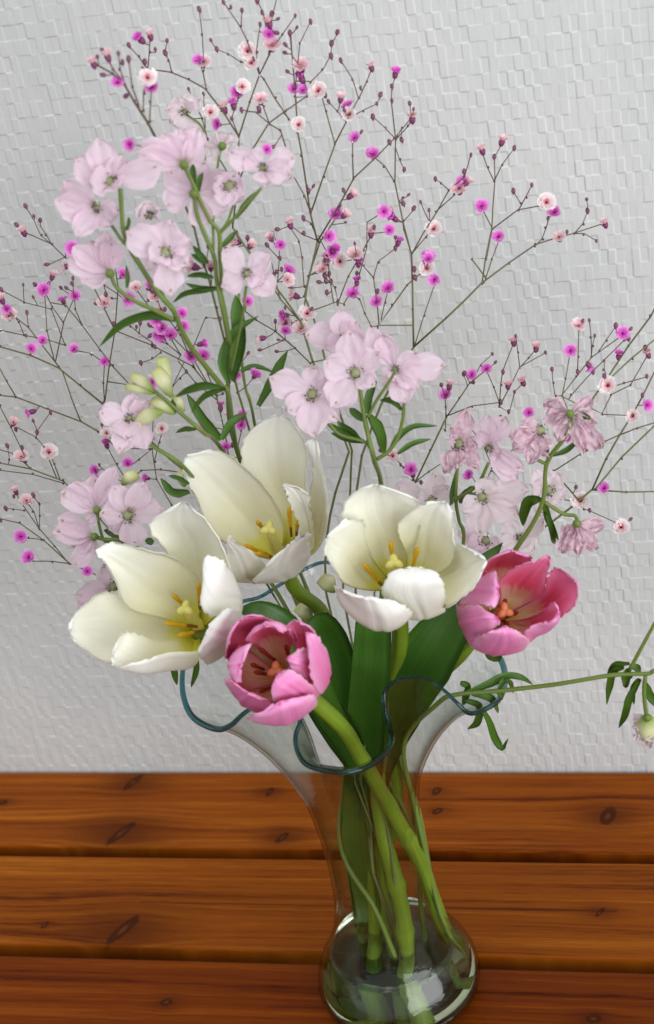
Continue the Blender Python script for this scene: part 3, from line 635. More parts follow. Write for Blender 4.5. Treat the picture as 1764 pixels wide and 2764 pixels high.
# pink tulip in front of the vase mouth
T = Tulip('closed pink tulip hanging over the wavy front rim of the vase', conv(580, 1640, 4.5206), (860, 860), (660, 740), -0.083, 0.046, False, P(1150, 2600, -.004))
T.petal((880, 900, 0, 920, 880, 0, 940, 850, 0), (1270, 1050, .8, 1350, 900, .6, 1340, 700, .8), (1230, 1010, 2.4, 1385, 780, 2.2, 1360, 540, 2.4), (1170, 820, 3.8, 1300, 640, 3.8, 1300, 440, 3.8), (1140, 560, 4.6, 1200, 450, 4.8, 1235, 360, 4.6), (1095, 350, 5.0, 1110, 310, 5.1, 1150, 310, 5.0))
T.petal((860, 840, 0, 900, 830, 0, 930, 830, 0), (980, 600, 1.2, 1130, 560, .8, 1250, 600, 1.2), (960, 430, 2.4, 1100, 370, 2.0, 1260, 430, 2.4), (890, 290, 3.6, 1050, 245, 3.5, 1215, 320, 3.6), (880, 205, 4.4, 1010, 160, 4.5, 1170, 230, 4.4))
T.petal((800, 860, 0, 820, 830, 0, 840, 810, 0), (330, 760, .8, 470, 520, .6, 700, 400, .8), (170, 640, 2.2, 320, 330, 1.8, 720, 230, 2.2), (150, 500, 3.4, 260, 230, 3.4, 680, 130, 3.4), (200, 320, 4.2, 330, 140, 4.3, 560, 88, 4.2))
T.petal((820, 830, 0, 850, 810, 0, 880, 800, 0), (560, 500, 1.2, 720, 400, 1.0, 930, 480, 1.2), (420, 420, 2.8, 660, 250, 2.5, 1010, 380, 2.8), (385, 385, 4.0, 620, 182, 4.0, 890, 260, 4.0), (450, 335, 4.5, 640, 225, 4.7, 800, 320, 4.5))
T.petal((820, 880, 0, 800, 860, 0, 800, 840, 0), (450, 1010, 1.0, 350, 760, .8, 470, 560, 1.0), (330, 990, 2.6, 175, 720, 2.4, 300, 470, 2.6), (250, 920, 3.8, 190, 690, 3.9, 380, 450, 3.9), (350, 900, 4.4, 320, 710, 4.6, 480, 450, 4.5))
T.petal((830, 920, 0, 810, 910, 0, 800, 890, 0), (600, 1280, 1.0, 420, 1190, .8, 280, 1000, 1.0), (620, 1250, 2.4, 310, 1130, 2.4, 120, 880, 2.4), (700, 1170, 3.4, 420, 1050, 3.8, 150, 900, 3.9), (560, 1090, 3.9, 370, 1020, 4.2, 220, 925, 4.2))
T.petal((880, 940, 0, 880, 930, 0, 900, 920, 0), (1200, 1180, .8, 900, 1330, .6, 600, 1320, .8), (1235, 1140, 2.2, 880, 1420, 2.2, 400, 1360, 2.4), (1190, 1065, 3.4, 850, 1270, 4.0, 430, 1340, 3.7), (1000, 1080, 4.0, 780, 1160, 4.5, 545, 1325, 4.3))
T.petal((900, 920, 0, 930, 920, 0, 940, 900, 0), (1000, 1200, 1.0, 1180, 1130, .8, 1260, 1040, 1.0), (860, 1200, 2.6, 1080, 1080, 2.9, 1220, 980, 2.6), (720, 1160, 3.8, 900, 960, 4.3, 1080, 870, 3.8), (690, 1000, 4.2, 770, 880, 4.5, 920, 770, 4.2), (700, 900, 4.0, 770, 820, 4.2, 860, 762, 4.0))
T.petal((900, 890, 0, 920, 880, 0, 930, 860, 0), (1150, 900, 1.0, 1250, 800, .8, 1230, 680, 1.0), (1100, 870, 2.6, 1190, 720, 2.6, 1170, 540, 2.6), (960, 760, 3.6, 1040, 660, 3.9, 1090, 510, 3.7), (900, 690, 3.8, 880, 625, 4.0, 960, 560, 3.9))
T.stamen((530, 490), (790, 690), 2.4, 1.4); T.stamen((865, 460), (910, 640), 2.4, 1.4); T.stamen((480, 785), (710, 830), 2.4, 1.4); T.stamen((545, 1025), (720, 965), 2.4, 1.4); T.stamen((440, 690), (600, 760), 2.2, 1.4)
T.pistil((745, 770), (830, 830), 2.4, .4)
T.stem([(*Z5V(1080, 1180), .012), (*Z5V(965, 900), .008), (*Z5V(880, 640), 0.0), (*Z5V(800, 480), -.006), (*Z5V(640, 190), -.014), (*Z4V(945, 560), -.022), (*Z4V(870, 430), -.034), (*Z4V(790, 310), -.052)], 0.0043, 0.0038, (0.36,))

# pink tulip on the right
T = Tulip('open pink tulip showing a red and cream inside, right of the white tulips', conv(1220, 1460, 4.2694), (500, 900), (880, 620), -0.02, 0.046, False, P(1060, 2640, .018))
T.petal((540, 880, 0, 560, 900, 0, 560, 920, 0), (820, 740, 1.0, 900, 840, .7, 880, 980, 1.0), (1050, 600, 2.4, 1120, 720, 2.0, 1120, 960, 2.4), (1100, 430, 3.6, 1270, 560, 3.4, 1290, 870, 3.6), (1190, 320, 4.5, 1380, 470, 4.5, 1400, 720, 4.5), (1320, 360, 5.0, 1440, 480, 5.1, 1455, 570, 5.0))
T.petal((520, 860, 0, 550, 850, 0, 570, 860, 0), (560, 620, 1.2, 720, 640, 1.0, 860, 720, 1.2), (560, 440, 2.8, 800, 470, 2.5, 1050, 600, 2.8), (720, 330, 4.1, 920, 340, 3.9, 1090, 400, 4.1), (930, 240, 4.9, 1050, 220, 5.0, 1130, 260, 4.9), (1060, 180, 5.2, 1110, 175, 5.3, 1145, 210, 5.2))
T.petal((480, 850, 0, 500, 840, 0, 530, 840, 0), (330, 480, 1.0, 500, 380, .8, 760, 420, 1.0), (340, 360, 2.4, 530, 220, 2.1, 900, 270, 2.4), (420, 230, 3.6, 620, 130, 3.6, 900, 190, 3.6), (520, 170, 4.2, 700, 115, 4.3, 840, 160, 4.2))
T.petal((470, 900, 0, 460, 880, 0, 460, 860, 0), (110, 760, .8, 180, 600, .6, 330, 430, .8), (130, 740, 2.4, 260, 560, 2.5, 400, 360, 2.4), (360, 740, 3.8, 440, 560, 4.0, 470, 350, 3.7), (545, 780, 4.1, 530, 560, 4.3, 520, 370, 4.0))
T.petal((480, 930, 0, 470, 910, 0, 460, 900, 0), (230, 1220, .8, 110, 960, .6, 70, 740, .8), (330, 1150, 2.6, 160, 930, 2.7, 130, 770, 2.6), (460, 1020, 3.9, 370, 880, 4.2, 300, 740, 3.9), (570, 960, 4.3, 530, 900, 4.5, 450, 820, 4.3))
T.petal((500, 950, 0, 490, 950, 0, 480, 940, 0), (740, 1265, .8, 460, 1300, .6, 230, 1200, .8), (890, 1160, 2.6, 560, 1240, 2.6, 260, 1130, 2.8), (780, 1060, 3.9, 600, 1080, 4.3, 400, 1060, 4.1), (680, 990, 4.3, 600, 985, 4.5, 550, 1005, 4.4))
T.petal((560, 940, 0, 560, 950, 0, 550, 960, 0), (820, 900, 1.0, 880, 1080, .8, 840, 1200, 1.2), (1000, 840, 2.6, 1060, 1050, 2.4, 820, 1050, 3.2), (1120, 740, 3.8, 1210, 930, 3.6, 1030, 960, 4.1), (1170, 725, 4.3, 1225, 820, 4.3, 1150, 930, 4.5))
T.stamen((620, 680), (555, 760), 2.2, 1.2); T.stamen((755, 820), (600, 890), 2.2, 1.2); T.stamen((640, 960), (570, 910), 1.8, 1.0)
T.pistil((600, 810), (520, 880), 2.4, .4)
T.stem([(*Z5V(470, 1100), .018), (*Z5V(620, 500), .016), (*Z5V(690, 60), .016), (*F_(470, 1330), .014), (*F_(640, 1180), .012), (*F_(830, 1010), -.002)])
T5 = T.o
tulips = [o for o in COL.objects if o.get('category') == 'tulip']
leaf(tulips[2], lf(Z5V, (520, 1000, .008), (440, 400, .004)) + lf(F_, (365, 1560, -.004), (375, 1340, -.012), (395, 1100, -.02), (400, 960, -.02), (402, 830, -.02), (405, 700, -.015)), [30, 40, 46, 46, 44, 43, 40, 16], M_TLEAF, 0.35, 0.22)
leaf(T5, lf(Z5V, (650, 950, .012), (560, 250, .010)) + lf(F_, (450, 1540, .0), (550, 1260, -.006), (690, 1010, -.008), (800, 830, -.004), (930, 590, .004), (1068, 412, .014)), [22, 26, 34, 58, 68, 54, 36, 8], M_TLEAF, 0.45, 0.25, seed=2)
leaf(tulips[1], lf(Z5V, (470, 1050, .014), (410, 300, .010)) + lf(F_, (340, 1540, .0), (275, 1290, .0), (225, 1080, .0), (160, 900, -.002), (110, 835, -.012), (40, 850, -.03)), [24, 30, 34, 42, 46, 44, 34, 10], M_TLEAF, 0.3, 0.25, seed=3)
leaf(tulips[3], [(1000, 2250, -.004), (955, 2070, -.008), (880, 1930, -.030), (820, 1810, -.042), (760, 1700, -.050), (700, 1655, -.052), (640, 1645, -.05)], [8, 20, 34, 40, 36, 26, 8], M_TLEAF, -0.4, 0.3, seed=4)
leaf(tulips[0], [(1010, 2300, .006), (980, 2110, .004), (930, 1990, -.006), (880, 1900, -.012), (845, 1800, -.014), (820, 1720, -.012)], [10, 22, 40, 42, 34, 12], M_TLEAF, 0.2, 0.3, seed=6)
leaf(tulips[2], [(1035, 2330, .012), (1010, 2150, .010), (1035, 1980, .012), (1075, 1830, .02), (1075, 1740, .02), (1060, 1690, .02)], [8, 16, 30, 30, 20, 8], M_TLEAF, -0.3, 0.3, seed=7)

# ------------------------------------------------------------------ larkspur
VIEW = lambda p: unit(CAM - np.asarray(p))
def lark_petal(parent, c, tip, lift, wf, mat, seed, wilt=0.0, name='petal'):
    v = tip - c; L = np.linalg.norm(v); t0 = v / L; view = VIEW(c)
    s = unit(np.cross(t0, view)); n = np.cross(s, t0); n = n if n @ view > 0 else -n
    tw = 0.35 * math.sin(seed * 2.9); s, n = s * math.cos(tw) + n * math.sin(tw), n * math.cos(tw) - s * math.sin(tw)
    Wd = max(0.0055, wf * L * 0.46); nv, nu = 13, 11
    prof = np.interp(np.linspace(0, 1, nv), [0, .12, .3, .55, .75, .9, 1], [.12, .34, .70 + .1 * math.sin(seed * 3.1), 1.0, .94 + .08 * math.sin(seed * 5.3), .66 + .14 * math.sin(seed * 4.7), .20 + .12 * math.sin(seed * 2.2)])
    p = np.zeros((nv, nu, 3)); uv = np.zeros((nv, nu, 2)); cup = 0.30 + 0.12 * math.sin(seed)
    for i in range(nv):
        q = i / (nv - 1)
        for k in range(nu):
            e = 2 * k / (nu - 1) - 1; w = Wd * prof[i]
            bend = math.sin(q * math.pi) * L * lift - q * q * L * 0.10 * math.sin(seed * 1.3)
            r = (0.0012 + 0.0024 * wilt) * (wob(q * 1.3 + e * .4, e * .9, seed) + (0.8 * wob(e * 2.2, q * 2.6, seed + 3) if wilt else 0.35 * wob(e * 1.7, q * 2.1, seed + 3))) * (0.3 + 0.7 * q)
            ql = q * (1 - 0.05 * abs(e) ** 2 * q)
            p[i, k] = c + t0 * L * ql + s * e * w * (1 - 0.25 * wilt * abs(e)) + n * (bend + cup * w * abs(e) ** 1.6 + r)
            uv[i, k] = (k / (nu - 1), q)
    g = Geo(); g.grid(p, uv, 0); return g.build(name, [mat], parent)
def lark_flower(parent, cv, center, tips, y, mat=None, back=False, eye=True, lift=0.10, wilt=0.0, push=0.0):
    """A larkspur flower: heart with anthers, one petal for each (x, y[, width, toward viewer]) tip."""
    mat = mat or M_LARK; cx = cv(*center); c = P(*cx, y); d = np.linalg.norm(c - CAM); view = VIEW(c)
    g = Geo(); rr = random.Random(int(center[0] * 7 + center[1]))
    if back:
        g.blob(c + view * 0.0006, 0.0022, view, 1.3, 0, 8, 5)
        h = g.build('flower', [M_LSTEM], parent)
    else:
        k = 1.0 if eye else 0.6
        g.blob(c + view * 0.0008, 0.0026 * k, view, 0.6, 0, 9, 5)
        for q in range(18):
            a = rr.random() * 6.28; r = (0.0018 + 0.0022 * rr.random()) * k
            u = unit(np.cross(view, [0.2, 0.3, 0.9])); w = np.cross(view, u)
            g.blob(c + view * (0.0022 + 0.001 * rr.random()) + (math.cos(a) * u + math.sin(a) * w) * r, 0.00042, view, 1.2, 1, 5, 3)
        h = g.build('flower', [M_LEYE, M_LANTHER], parent)
    for i, tp in enumerate(tips):
        wf = tp[2] if len(tp) > 2 and tp[2] else 1.0
        toward = tp[3] if len(tp) > 3 else (-0.007 if back else 0.004)
        tip = PD(*cv(tp[0], tp[1]), d - toward + 0.0012 * (i % 3 - 1))
        root = c - view * 0.0008 * (i % 2) + (tip - c) * 0.04
        lark_petal(h, root, tip, (-lift if back else lift * 0.3), wf, mat, center[0] * .013 + i * 1.9, wilt)
    return h
def lark_bud(parent, cv, a, b, y, rpx=22, mat=None):
    pa, pb = P(*cv(*a), y), P(*cv(*b), y + .004); n = 9; t = np.linspace(0, 1, n)
    prof = np.interp(t, [0, .15, .45, .8, 1], [.2, .5, .9, .8, .62]) * rpx * 0.00021
    g = Geo(); b0 = len(g.v); ctr = catmull([pa, (pa + pb) / 2 + np.array([0, 0, .001]), pb], n); ax = unit(pb - pa); u = unit(np.cross(ax, VIEW(pa))); w = np.cross(ax, u); seg = 15
    for i in range(n):
        for k in range(seg):
            al = 2 * math.pi * k / seg; r = prof[i] * (1 + 0.16 * math.cos(5 * al) * t[i])
            g.v.append(ctr[i] + r * (math.cos(al) * u + math.sin(al) * w)); g.uv.append((k / seg, t[i])); g.a.append(0)
    for i in range(n - 1):
        for k in range(seg):
            l = (k + 1) % seg; g.f.append((i * seg + k, i * seg + l, (i + 1) * seg + l, (i + 1) * seg + k)); g.m.append(0)
    g.f.append(tuple(range((n - 1) * seg, n * seg))); g.m.append(0); g.f.append(tuple(range(seg))[::-1]); g.m.append(0)
    return g.build('bud', [mat or M_LBUD], parent)
class Lark:
    def __init__(s, label, y, base):
        s.o = thing('larkspur_stem', base, label, 'larkspur', 'larkspur stems in the vase'); s.y = y; s.k = 0
    def stem(s, cv, pts, w0=8.0, w1=5.0, tail=()):
        """pts run from the top down, tail holds the (px, py, depth) points on the way into the vase."""
        q = [P(*cv(*p[:2]), p[2] if len(p) > 2 else s.y) for p in pts] + [P(*p) for p in tail]
        stem_tube(s.o, q[::-1], w0 * 0.000165, w1 * 0.000165, M_LSTEM, n=max(12, 6 * len(q)), seg=7)
    def leaf(s, cv, pts, w=10, y=None, tilt=0.4, wav=0.12):
        w = w * 0.74
        s.k += 1; y = s.y if y is None else y
        if isinstance(w, (int, float)): w = [w * .45, w, w * .9, w * .25]
        leaf(s.o, [(*cv(*p), y + 0.004 * i) for i, p in enumerate(pts)], w, M_LLEAF, tilt, 0.3, 'leaf', 14, 5, 0.8, wav, s.k * 1.3, 0.0004)
    def flower(s, *a, **k): return lark_flower(s.o, *a, s.y + k.pop('dy', 0.0), **k)
    def bud(s, *a, **k): return lark_bud(s.o, *a, s.y + k.pop('dy', 0.0), **k)
c_z1 = conv(120, 240, 3.8425); c_z2 = conv(360, 240, 3.074); c_z3 = conv(700, 800, 2.8463); c_z4 = conv(1040, 1040, 2.479); c_z5 = conv(100, 940, 3.3413)
c_A = conv(0, 0, 1.7078); c_B = conv(800, 0, 1.5944); c_C = conv(0, 600, 1.7078); c_D = conv(864, 600, 1.7078); c_E = conv(0, 1100, 1.7078); c_R = conv(1164, 1500, 2.5617); ident = lambda x, y: (x, y)

# A: the spray that reaches furthest up on the left
L = Lark('pale pink larkspur stem whose four large blooms reach out beside the bare left wall', -0.045, P(1005, 2600, .016))
L.flower(c_z1, (670, 960), [(545, 495, .75), (310, 730, 1.0), (800, 690, .8), (1240, 780, .62), (475, 950, 1.2, .010), (770, 1045, 1.4, .008)])
L.flower(c_z1, (545, 1230), [(190, 960, .85), (95, 1150, .9), (230, 1300, .8), (320, 1550, .38), (690, 1410, .9), (770, 1290, .8)], dy=.012, eye=False)
L.flower(c_z1, (680, 1915), [(300, 1640, .62), (450, 1560, .55), (610, 1490, .6), (705, 1560, .5), (215, 1760, .6), (390, 1965, .6)], back=True, lift=.16)
L.flower(c_z1, (1250, 1695), [(850, 1480, .9), (1300, 1345, 1.0), (1515, 1560, 1.0), (1490, 1840, 1.0), (1310, 2150, .78), (1120, 1770, 1.3, .009), (1060, 1870, .8, -.004)])
L.flower(c_z1, (1090, 1310), [(930, 1240, .8), (1060, 1170, .9), (1160, 1230, .8), (980, 1350, .8)], dy=.015, mat=M_LARK_PALE, eye=False)
L.stem(c_z1, [(785, 1040), (800, 1300), (820, 1480), (900, 1680), (1010, 1860), (1130, 2050), (1250, 2200), (1340, 2306)], 9, 6,
       [(*c_C(870, 560), -.03), (*c_C(1010, 740), -.008), (*c_C(1050, 790), .0), (*c_C(1075, 970), .035), (*c_C(1095, 1060), .046), (690, 1350, .055), (790, 1600, .045), (930, 1950, .012), (*Z5V(400, 300), .012), (*Z5V(450, 1000), .016), (*Z5V(500, 1380), .016)])
L.stem(c_z1, [(680, 1925), (750, 2060), (900, 2180), (1130, 2290)], 6, 5, [(*c_C(800, 448), -.045)])
L.stem(c_z1, [(1250, 1720, -.040), (1180, 1960, -.036), (1250, 2200)], 4, 4)
L.stem(c_z1, [(560, 1260, -.03), (690, 1410, -.03), (800, 1570), (860, 1620)], 5, 4)
L.leaf(c_C, [(805, 448), (690, 425), (560, 470), (455, 575)], 12); L.leaf(c_z1, [(855, 2060), (860, 1950), (845, 1830)], 6)
L.leaf(c_z1, [(830, 1500), (870, 1400), (870, 1330)], 5); L.leaf(c_C, [(1040, 770), (950, 752), (870, 770), (808, 806)], 11); L.leaf(c_C, [(1030, 770), (940, 800), (880, 878)], 8)
L.leaf(c_C, [(1020, 1000), (930, 900), (860, 790)], 16, .02)

# B: the two-branched stem at the top
L = Lark('pale larkspur stem forked under blooms seen from behind, among the topmost gypsophila', -0.025, P(1030, 2610, .014))
L.flower(c_z2, (420, 635), [(50, 440, .62), (235, 375, .75), (400, 340, .7), (530, 300, .6), (30, 530, .5), (560, 430, .5)], back=True, dy=-.004)
L.flower(c_z2, (500, 870), [(270, 640, .85), (265, 955, .9), (610, 590, .8), (790, 980, .8), (590, 1150, .6), (800, 690, .75)], back=True)
L.flower(c_z2, (795, 800), [(760, 985, .9), (925, 900, .9), (860, 690, .9), (690, 740, .8)], dy=.006, eye=True)
L.flower(c_z2, (1070, 655), [(775, 510, .55), (1095, 800, .75), (1345, 560, .85), (1320, 720, .7), (930, 540, .6)], dy=.004, eye=False)
L.flower(c_z2, (935, 1530), [(735, 1340, .62), (1140, 1370, .62), (735, 1650, .85), (1165, 1710, .85), (1090, 1600, .7)], dy=.0, eye=False)
L.flower(c_z2, (425, 190), [(275, 160, .8), (380, 60, .8), (550, 75, .8), (320, 290, .8), (420, 360, .7)], dy=.085, mat=M_LARK_PALE, eye=False)
L.flower(c_z2, (735, 475), [(580, 545, .6), (660, 390, .7), (790, 390, .7), (800, 500, .6)], dy=.08, mat=M_LARK_PALE, back=True)
tailB = [(*c_C(1010, 300), -.020), (*c_C(1040, 440), -.016), (*c_C(1060, 600), -.004), (*c_C(1050, 790), .010), (*c_C(1075, 1000), .045), (700, 1350, .06), (800, 1600, .05), (945, 1950, .014), (*Z5V(330, 330), .012), (*Z5V(400, 900), .016), (*Z5V(520, 1450), .016)]
L.stem(c_z2, [(420, 640), (500, 800), (560, 940), (640, 1100), (710, 1190), (718, 1400), (730, 1640)], 8, 5, tailB)
L.stem(c_z2, [(500, 880), (530, 1050), (600, 1230), (670, 1400), (690, 1600), (740, 1840)], 6, 5, [(*c_C(1055, 560), -.012)])
L.stem(c_z2, [(1060, 825), (940, 950), (820, 1090), (715, 1195)], 5, 4); L.stem(c_z2, [(830, 960, -.02), (780, 1100), (715, 1195)], 4, 3)
L.stem(c_z2, [(935, 1640, -.02), (920, 1750), (910, 1850)], 4, 4, [(*c_C(1060, 700), -.006)]); L.stem(c_z2, [(425, 200, .06), (575, 330, .05), (590, 560, .03), (655, 1120, -.02), (660, 1400)], 4, 3)
L.stem(c_z2, [(735, 480, .055), (700, 620, .05), (655, 1120, -.02)], 4, 3)
L.stem(c_C, [(1100, 330, .03), (1110, 600, .03), (1130, 760, .03), (1160, 860, .03)], 5, 4, [(720, 1300, .06), (830, 1600, .05), (960, 1950, .016)])
for q in ([(660, 1560), (550, 1540), (440, 1555)], [(700, 1650), (560, 1655), (430, 1615)], [(730, 1310), (790, 1250), (860, 1170)], [(620, 1440), (550, 1370), (490, 1300)], [(620, 1440), (550, 1410), (478, 1370)],
          [(710, 1650), (560, 1670), (420, 1700), (325, 1775)], [(540, 850), (545, 770), (575, 690)], [(505, 790), (495, 700), (490, 615)], [(850, 1070), (940, 950), (1065, 825)]):
    L.leaf(c_z2, q, 8)
L.leaf(c_C, [(1055, 745), (1030, 640), (1080, 510), (1190, 432)], 14, -.012); L.leaf(c_C, [(1070, 730), (1105, 560), (1095, 420), (1085, 335)], 22, -.006, 0.5)
L.leaf(c_C, [(1020, 1000), (1070, 920), (1135, 885)], 13, .0); L.leaf(c_C, [(1190, 845), (1270, 700), (1325, 592)], 15, .03); L.leaf(c_C, [(1090, 695), (1170, 665), (1260, 690)], 7, .02)

# C: in the middle, behind the tallest tulip
L = Lark('pale pink larkspur stem with its cluster of blooms right behind the tallest white tulip', -0.005, P(1050, 2600, .018))
L.flower(c_z3, (735, 590), [(490, 500, .95), (680, 265, .85), (935, 430, .9), (880, 680, .75), (550, 860, .95), (790, 720, .5, -.003)])
L.flower(c_z3, (640, 330), [(600, 95, .9), (350, 290, .85), (740, 180, .8), (500, 400, .8), (800, 330, .8)], dy=.02, eye=False)
L.flower(c_z3, (405, 750), [(70, 620, .75), (430, 530, .85), (560, 650, .8), (215, 890, .9), (420, 1090, .85), (600, 960, .6, -.002)], dy=-.004)
L.flower(c_z3, (1045, 560), [(960, 270, .7), (830, 250, .7), (990, 640, .9), (1145, 830, .75), (1020, 740, .6, -.004), (1230, 440, .9), (1440, 520, .62), (1230, 700, .7)], dy=.008, eye=False)
L.stem(c_z3, [(760, 640), (800, 900), (830, 1050), (880, 1252)], 9, 6, [(1030, 1330, .035), (1030, 1600, .04), (1000, 1960, .016), (*Z5V(830, 420), .014), (*Z5V(850, 800), .016), (*Z5V(900, 1200), .016)])
L.stem(c_z3, [(1045, 570), (1000, 650), (900, 800), (830, 930)], 5, 4); L.stem(c_z3, [(1110, 830), (1100, 950), (1060, 1090), (990, 1190), (905, 1250)], 6, 5); L.stem(c_z3, [(410, 780), (490, 890), (600, 1050), (800, 1115), (860, 1180)], 5, 4)
for q, w in (([(840, 920), (920, 1050), (960, 1220)], 17), ([(810, 950), (740, 900), (690, 860)], 12), ([(830, 900), (840, 770), (900, 650)], 12), ([(1090, 870), (1020, 800), (925, 798)], 9), ([(1000, 1190), (1070, 1080), (1190, 1000), (1365, 995)], 9),
             ([(1060, 1210), (1180, 1130), (1315, 1095)], 8), ([(800, 1115), (640, 1050), (495, 955)], 11), ([(800, 1115), (680, 1085), (550, 1050)], 12), ([(770, 1100), (700, 1040), (610, 965)], 12), ([(480, 1210), (530, 1205)], 6)):
    if len(q) > 2: L.leaf(c_z3, q, w)

# D: right, partly wilted
L = Lark('larkspur stem with crumpled wilting pink blooms above the pink tulip', 0.012, P(1120, 2580, .014))
L.flower(c_z4, (1235, 190), [(1065, 110, .7), (1075, 215, .8), (1390, 90, .62), (1150, 370, .7), (1330, 440, .62), (1455, 440, .62), (1400, 250, .6)], back=True, mat=M_LARK_WILT, wilt=1.0)
L.flower(c_z4, (1035, 300), [(820, 340, .75), (860, 440, .75), (960, 530, .75), (1080, 470, .65), (900, 260, .7)], dy=-.004, mat=M_LARK_WILT, wilt=.8)
L.flower(c_z4, (1280, 925), [(1165, 1130, .55), (1290, 1130, .62), (1390, 1110, .6), (1465, 945, .6), (1195, 1020, .6)], back=True, mat=M_LARK_WILT, wilt=.9, dy=-.004)
L.flower(c_z4, (1090, 700), [(990, 560, .85), (1170, 590, .8), (1190, 780, .8), (980, 660, .7), (1040, 880, .8)], dy=.03, mat=M_LARK_PALE)
L.flower(c_z4, (900, 1020), [(790, 900, .8), (1080, 900, .8), (990, 1110, .8), (760, 1090, .8)], dy=.035, mat=M_LARK_PALE, eye=False)
L.stem(c_z4, [(1250, 240), (1200, 350), (1080, 520), (1060, 740), (1000, 900), (870, 1100)], 9, 6, [(1340, 1560, .016), (1230, 1730, .016), (1080, 1990, .012), (*Z5V(860, 300), .010), (*Z5V(980, 1050), .014)])
L.stem(c_z4, [(1040, 310), (1080, 420), (1085, 530)], 4, 4); L.stem(c_z4, [(1285, 930), (1270, 875), (1190, 860), (1060, 780)], 6, 5); L.stem(c_z4, [(1020, 500), (1085, 530)], 6, 5)
L.leaf(c_z4, [(1040, 755), (960, 770), (925, 850), (920, 945)], 17); L.leaf(c_z4, [(1060, 780), (1090, 900), (1160, 1040)], 11); L.leaf(c_z4, [(1070, 850), (1110, 970), (1125, 1040), (1145, 1050)], 8); L.leaf(c_z4, [(1120, 470), (1220, 430), (1310, 350)], 8); L.leaf(c_z4, [(1370, 215), (1300, 200), (1220, 250)], 11)

L = Lark('short pink larkspur stem with small drooping blooms behind the round white tulip', 0.03, P(1100, 2570, .02))
L.flower(c_z4, (490, 390), [(550, 165, .75), (440, 300, .7), (390, 590, .62), (470, 560, .6), (620, 560, .65), (610, 400, .7)], mat=M_LARK_WILT, wilt=.6)
L.flower(c_z4, (690, 420), [(690, 190, .8), (800, 210, .7), (780, 450, .8), (930, 570, .62), (880, 640, .55), (610, 310, .7)], dy=.006, mat=M_LARK, eye=False)
L.flower(c_z4, (645, 745), [(680, 600, 1.0), (890, 880, .85), (640, 1005, .8), (515, 850, .6), (960, 690, .75)], dy=-.004, mat=M_LARK_PALE)
L.flower(c_z4, (310, 775), [(330, 575, .85), (430, 690, .8), (205, 740, .8), (60, 670, .5, -.01)], dy=.01, mat=M_LARK_PALE)
L.flower(c_z4, (670, 1040), [(540, 1080, .7), (620, 1110, .8), (780, 1090, .7), (480, 990, .7)], dy=.012, mat=M_LARK, eye=True)
L.stem(c_z4, [(485, 480), (470, 750), (490, 900), (520, 1060)], 7, 5, [(1200, 1700, .024), (1090, 1960, .016), (*Z5V(800, 200), .014), (*Z5V(900, 800), .018)])
L.stem(c_z4, [(690, 520), (610, 670), (455, 770)], 6, 5); L.stem(c_z4, [(645, 760), (560, 720), (470, 760)], 4, 4); L.leaf(c_z4, [(440, 800), (450, 700), (475, 560)], 7)
L.leaf(c_z4, [(500, 790), (520, 740), (545, 690)], 9); L.leaf(c_z4, [(480, 760), (560, 700), (600, 680)], 8)

# E: left, above the open white tulip
L = Lark('mauve pink larkspur stem with cream buds at its tip above the wide open tulip', -0.02, P(990, 2610, .010))
L.flower(c_z5, (830, 630), [(555, 570, .85), (860, 400, .85), (1000, 470, .7), (790, 810, .95, .012), (730, 960, .7), (990, 905, .7)], eye=False)
L.flower(c_z5, (540, 1465), [(215, 1290, .8), (330, 1210, .6), (510, 1120, .75), (690, 1070, .55), (440, 1560, .6)], back=True, lift=.16)
L.flower(c_z5, (815, 1510), [(690, 1225, .75), (960, 1200, .8), (560, 1490, 1.0), (640, 1640, .7, -.002), (880, 1800, .95), (1140, 1450, .85)])
L.flower(c_z5, (515, 1700), [(130, 1660, .6), (190, 1530, .5), (290, 1790, .6), (330, 1970, .42), (450, 1830, .5)], back=True, lift=.16)
L.flower(c_z5, (690, 2150), [(330, 2230, .75), (590, 1960, .7), (360, 2350, .6)], dy=.012)
L.bud(c_z5, (1170, 420), (1120, 85), rpx=19); L.bud(c_z5, (1060, 390), (850, 250), rpx=15); L.bud(c_z5, (1215, 440), (1060, 190), rpx=19, mat=M_LBUD, dy=-.006); L.bud(c_z5, (1050, 410), (805, 350), rpx=12); L.bud(c_z5, (1130, 570), (900, 670), rpx=18, dy=-.004)
L.bud(c_z5, (1240, 590), (1040, 470), rpx=18); L.bud(c_z5, (1330, 570), (1230, 430), rpx=10); L.bud(c_z5, (1330, 1250), (1290, 1110), rpx=17, dy=.02); L.bud(c_z5, (760, 1230), (900, 1130), rpx=17, dy=.02)
L.stem(c_z5, [(1060, 390), (1200, 500), (1300, 590), (1500, 760)], 9, 5, [(591, 1203, .03), (700, 1380, .055), (800, 1620, .045), (930, 1960, .008), (*Z5V(300, 450), .008), (*Z5V(540, 900), -.008), (*Z5V(690, 1260), -.012)])
L.stem(c_z5, [(880, 680), (905, 740), (1020, 870), (1300, 1050)], 7, 5, [(560, 1340, .03), (640, 1450, .055), (760, 1620, .045), (920, 1940, .006)]); L.stem(c_z5, [(540, 1470), (560, 1600), (610, 1740), (740, 1790)], 5, 4)
L.stem(c_z5, [(515, 1700), (620, 1725), (740, 1730), (900, 1800)], 7, 6, [(520, 1600, -.004), (700, 1760, .0), (900, 1960, .0)]); L.stem(c_z5, [(815, 1520), (820, 1660), (900, 1800)], 5, 4); L.stem(c_z5, [(690, 2160, -.01), (850, 2150, -.005), (900, 1800)], 4, 4)
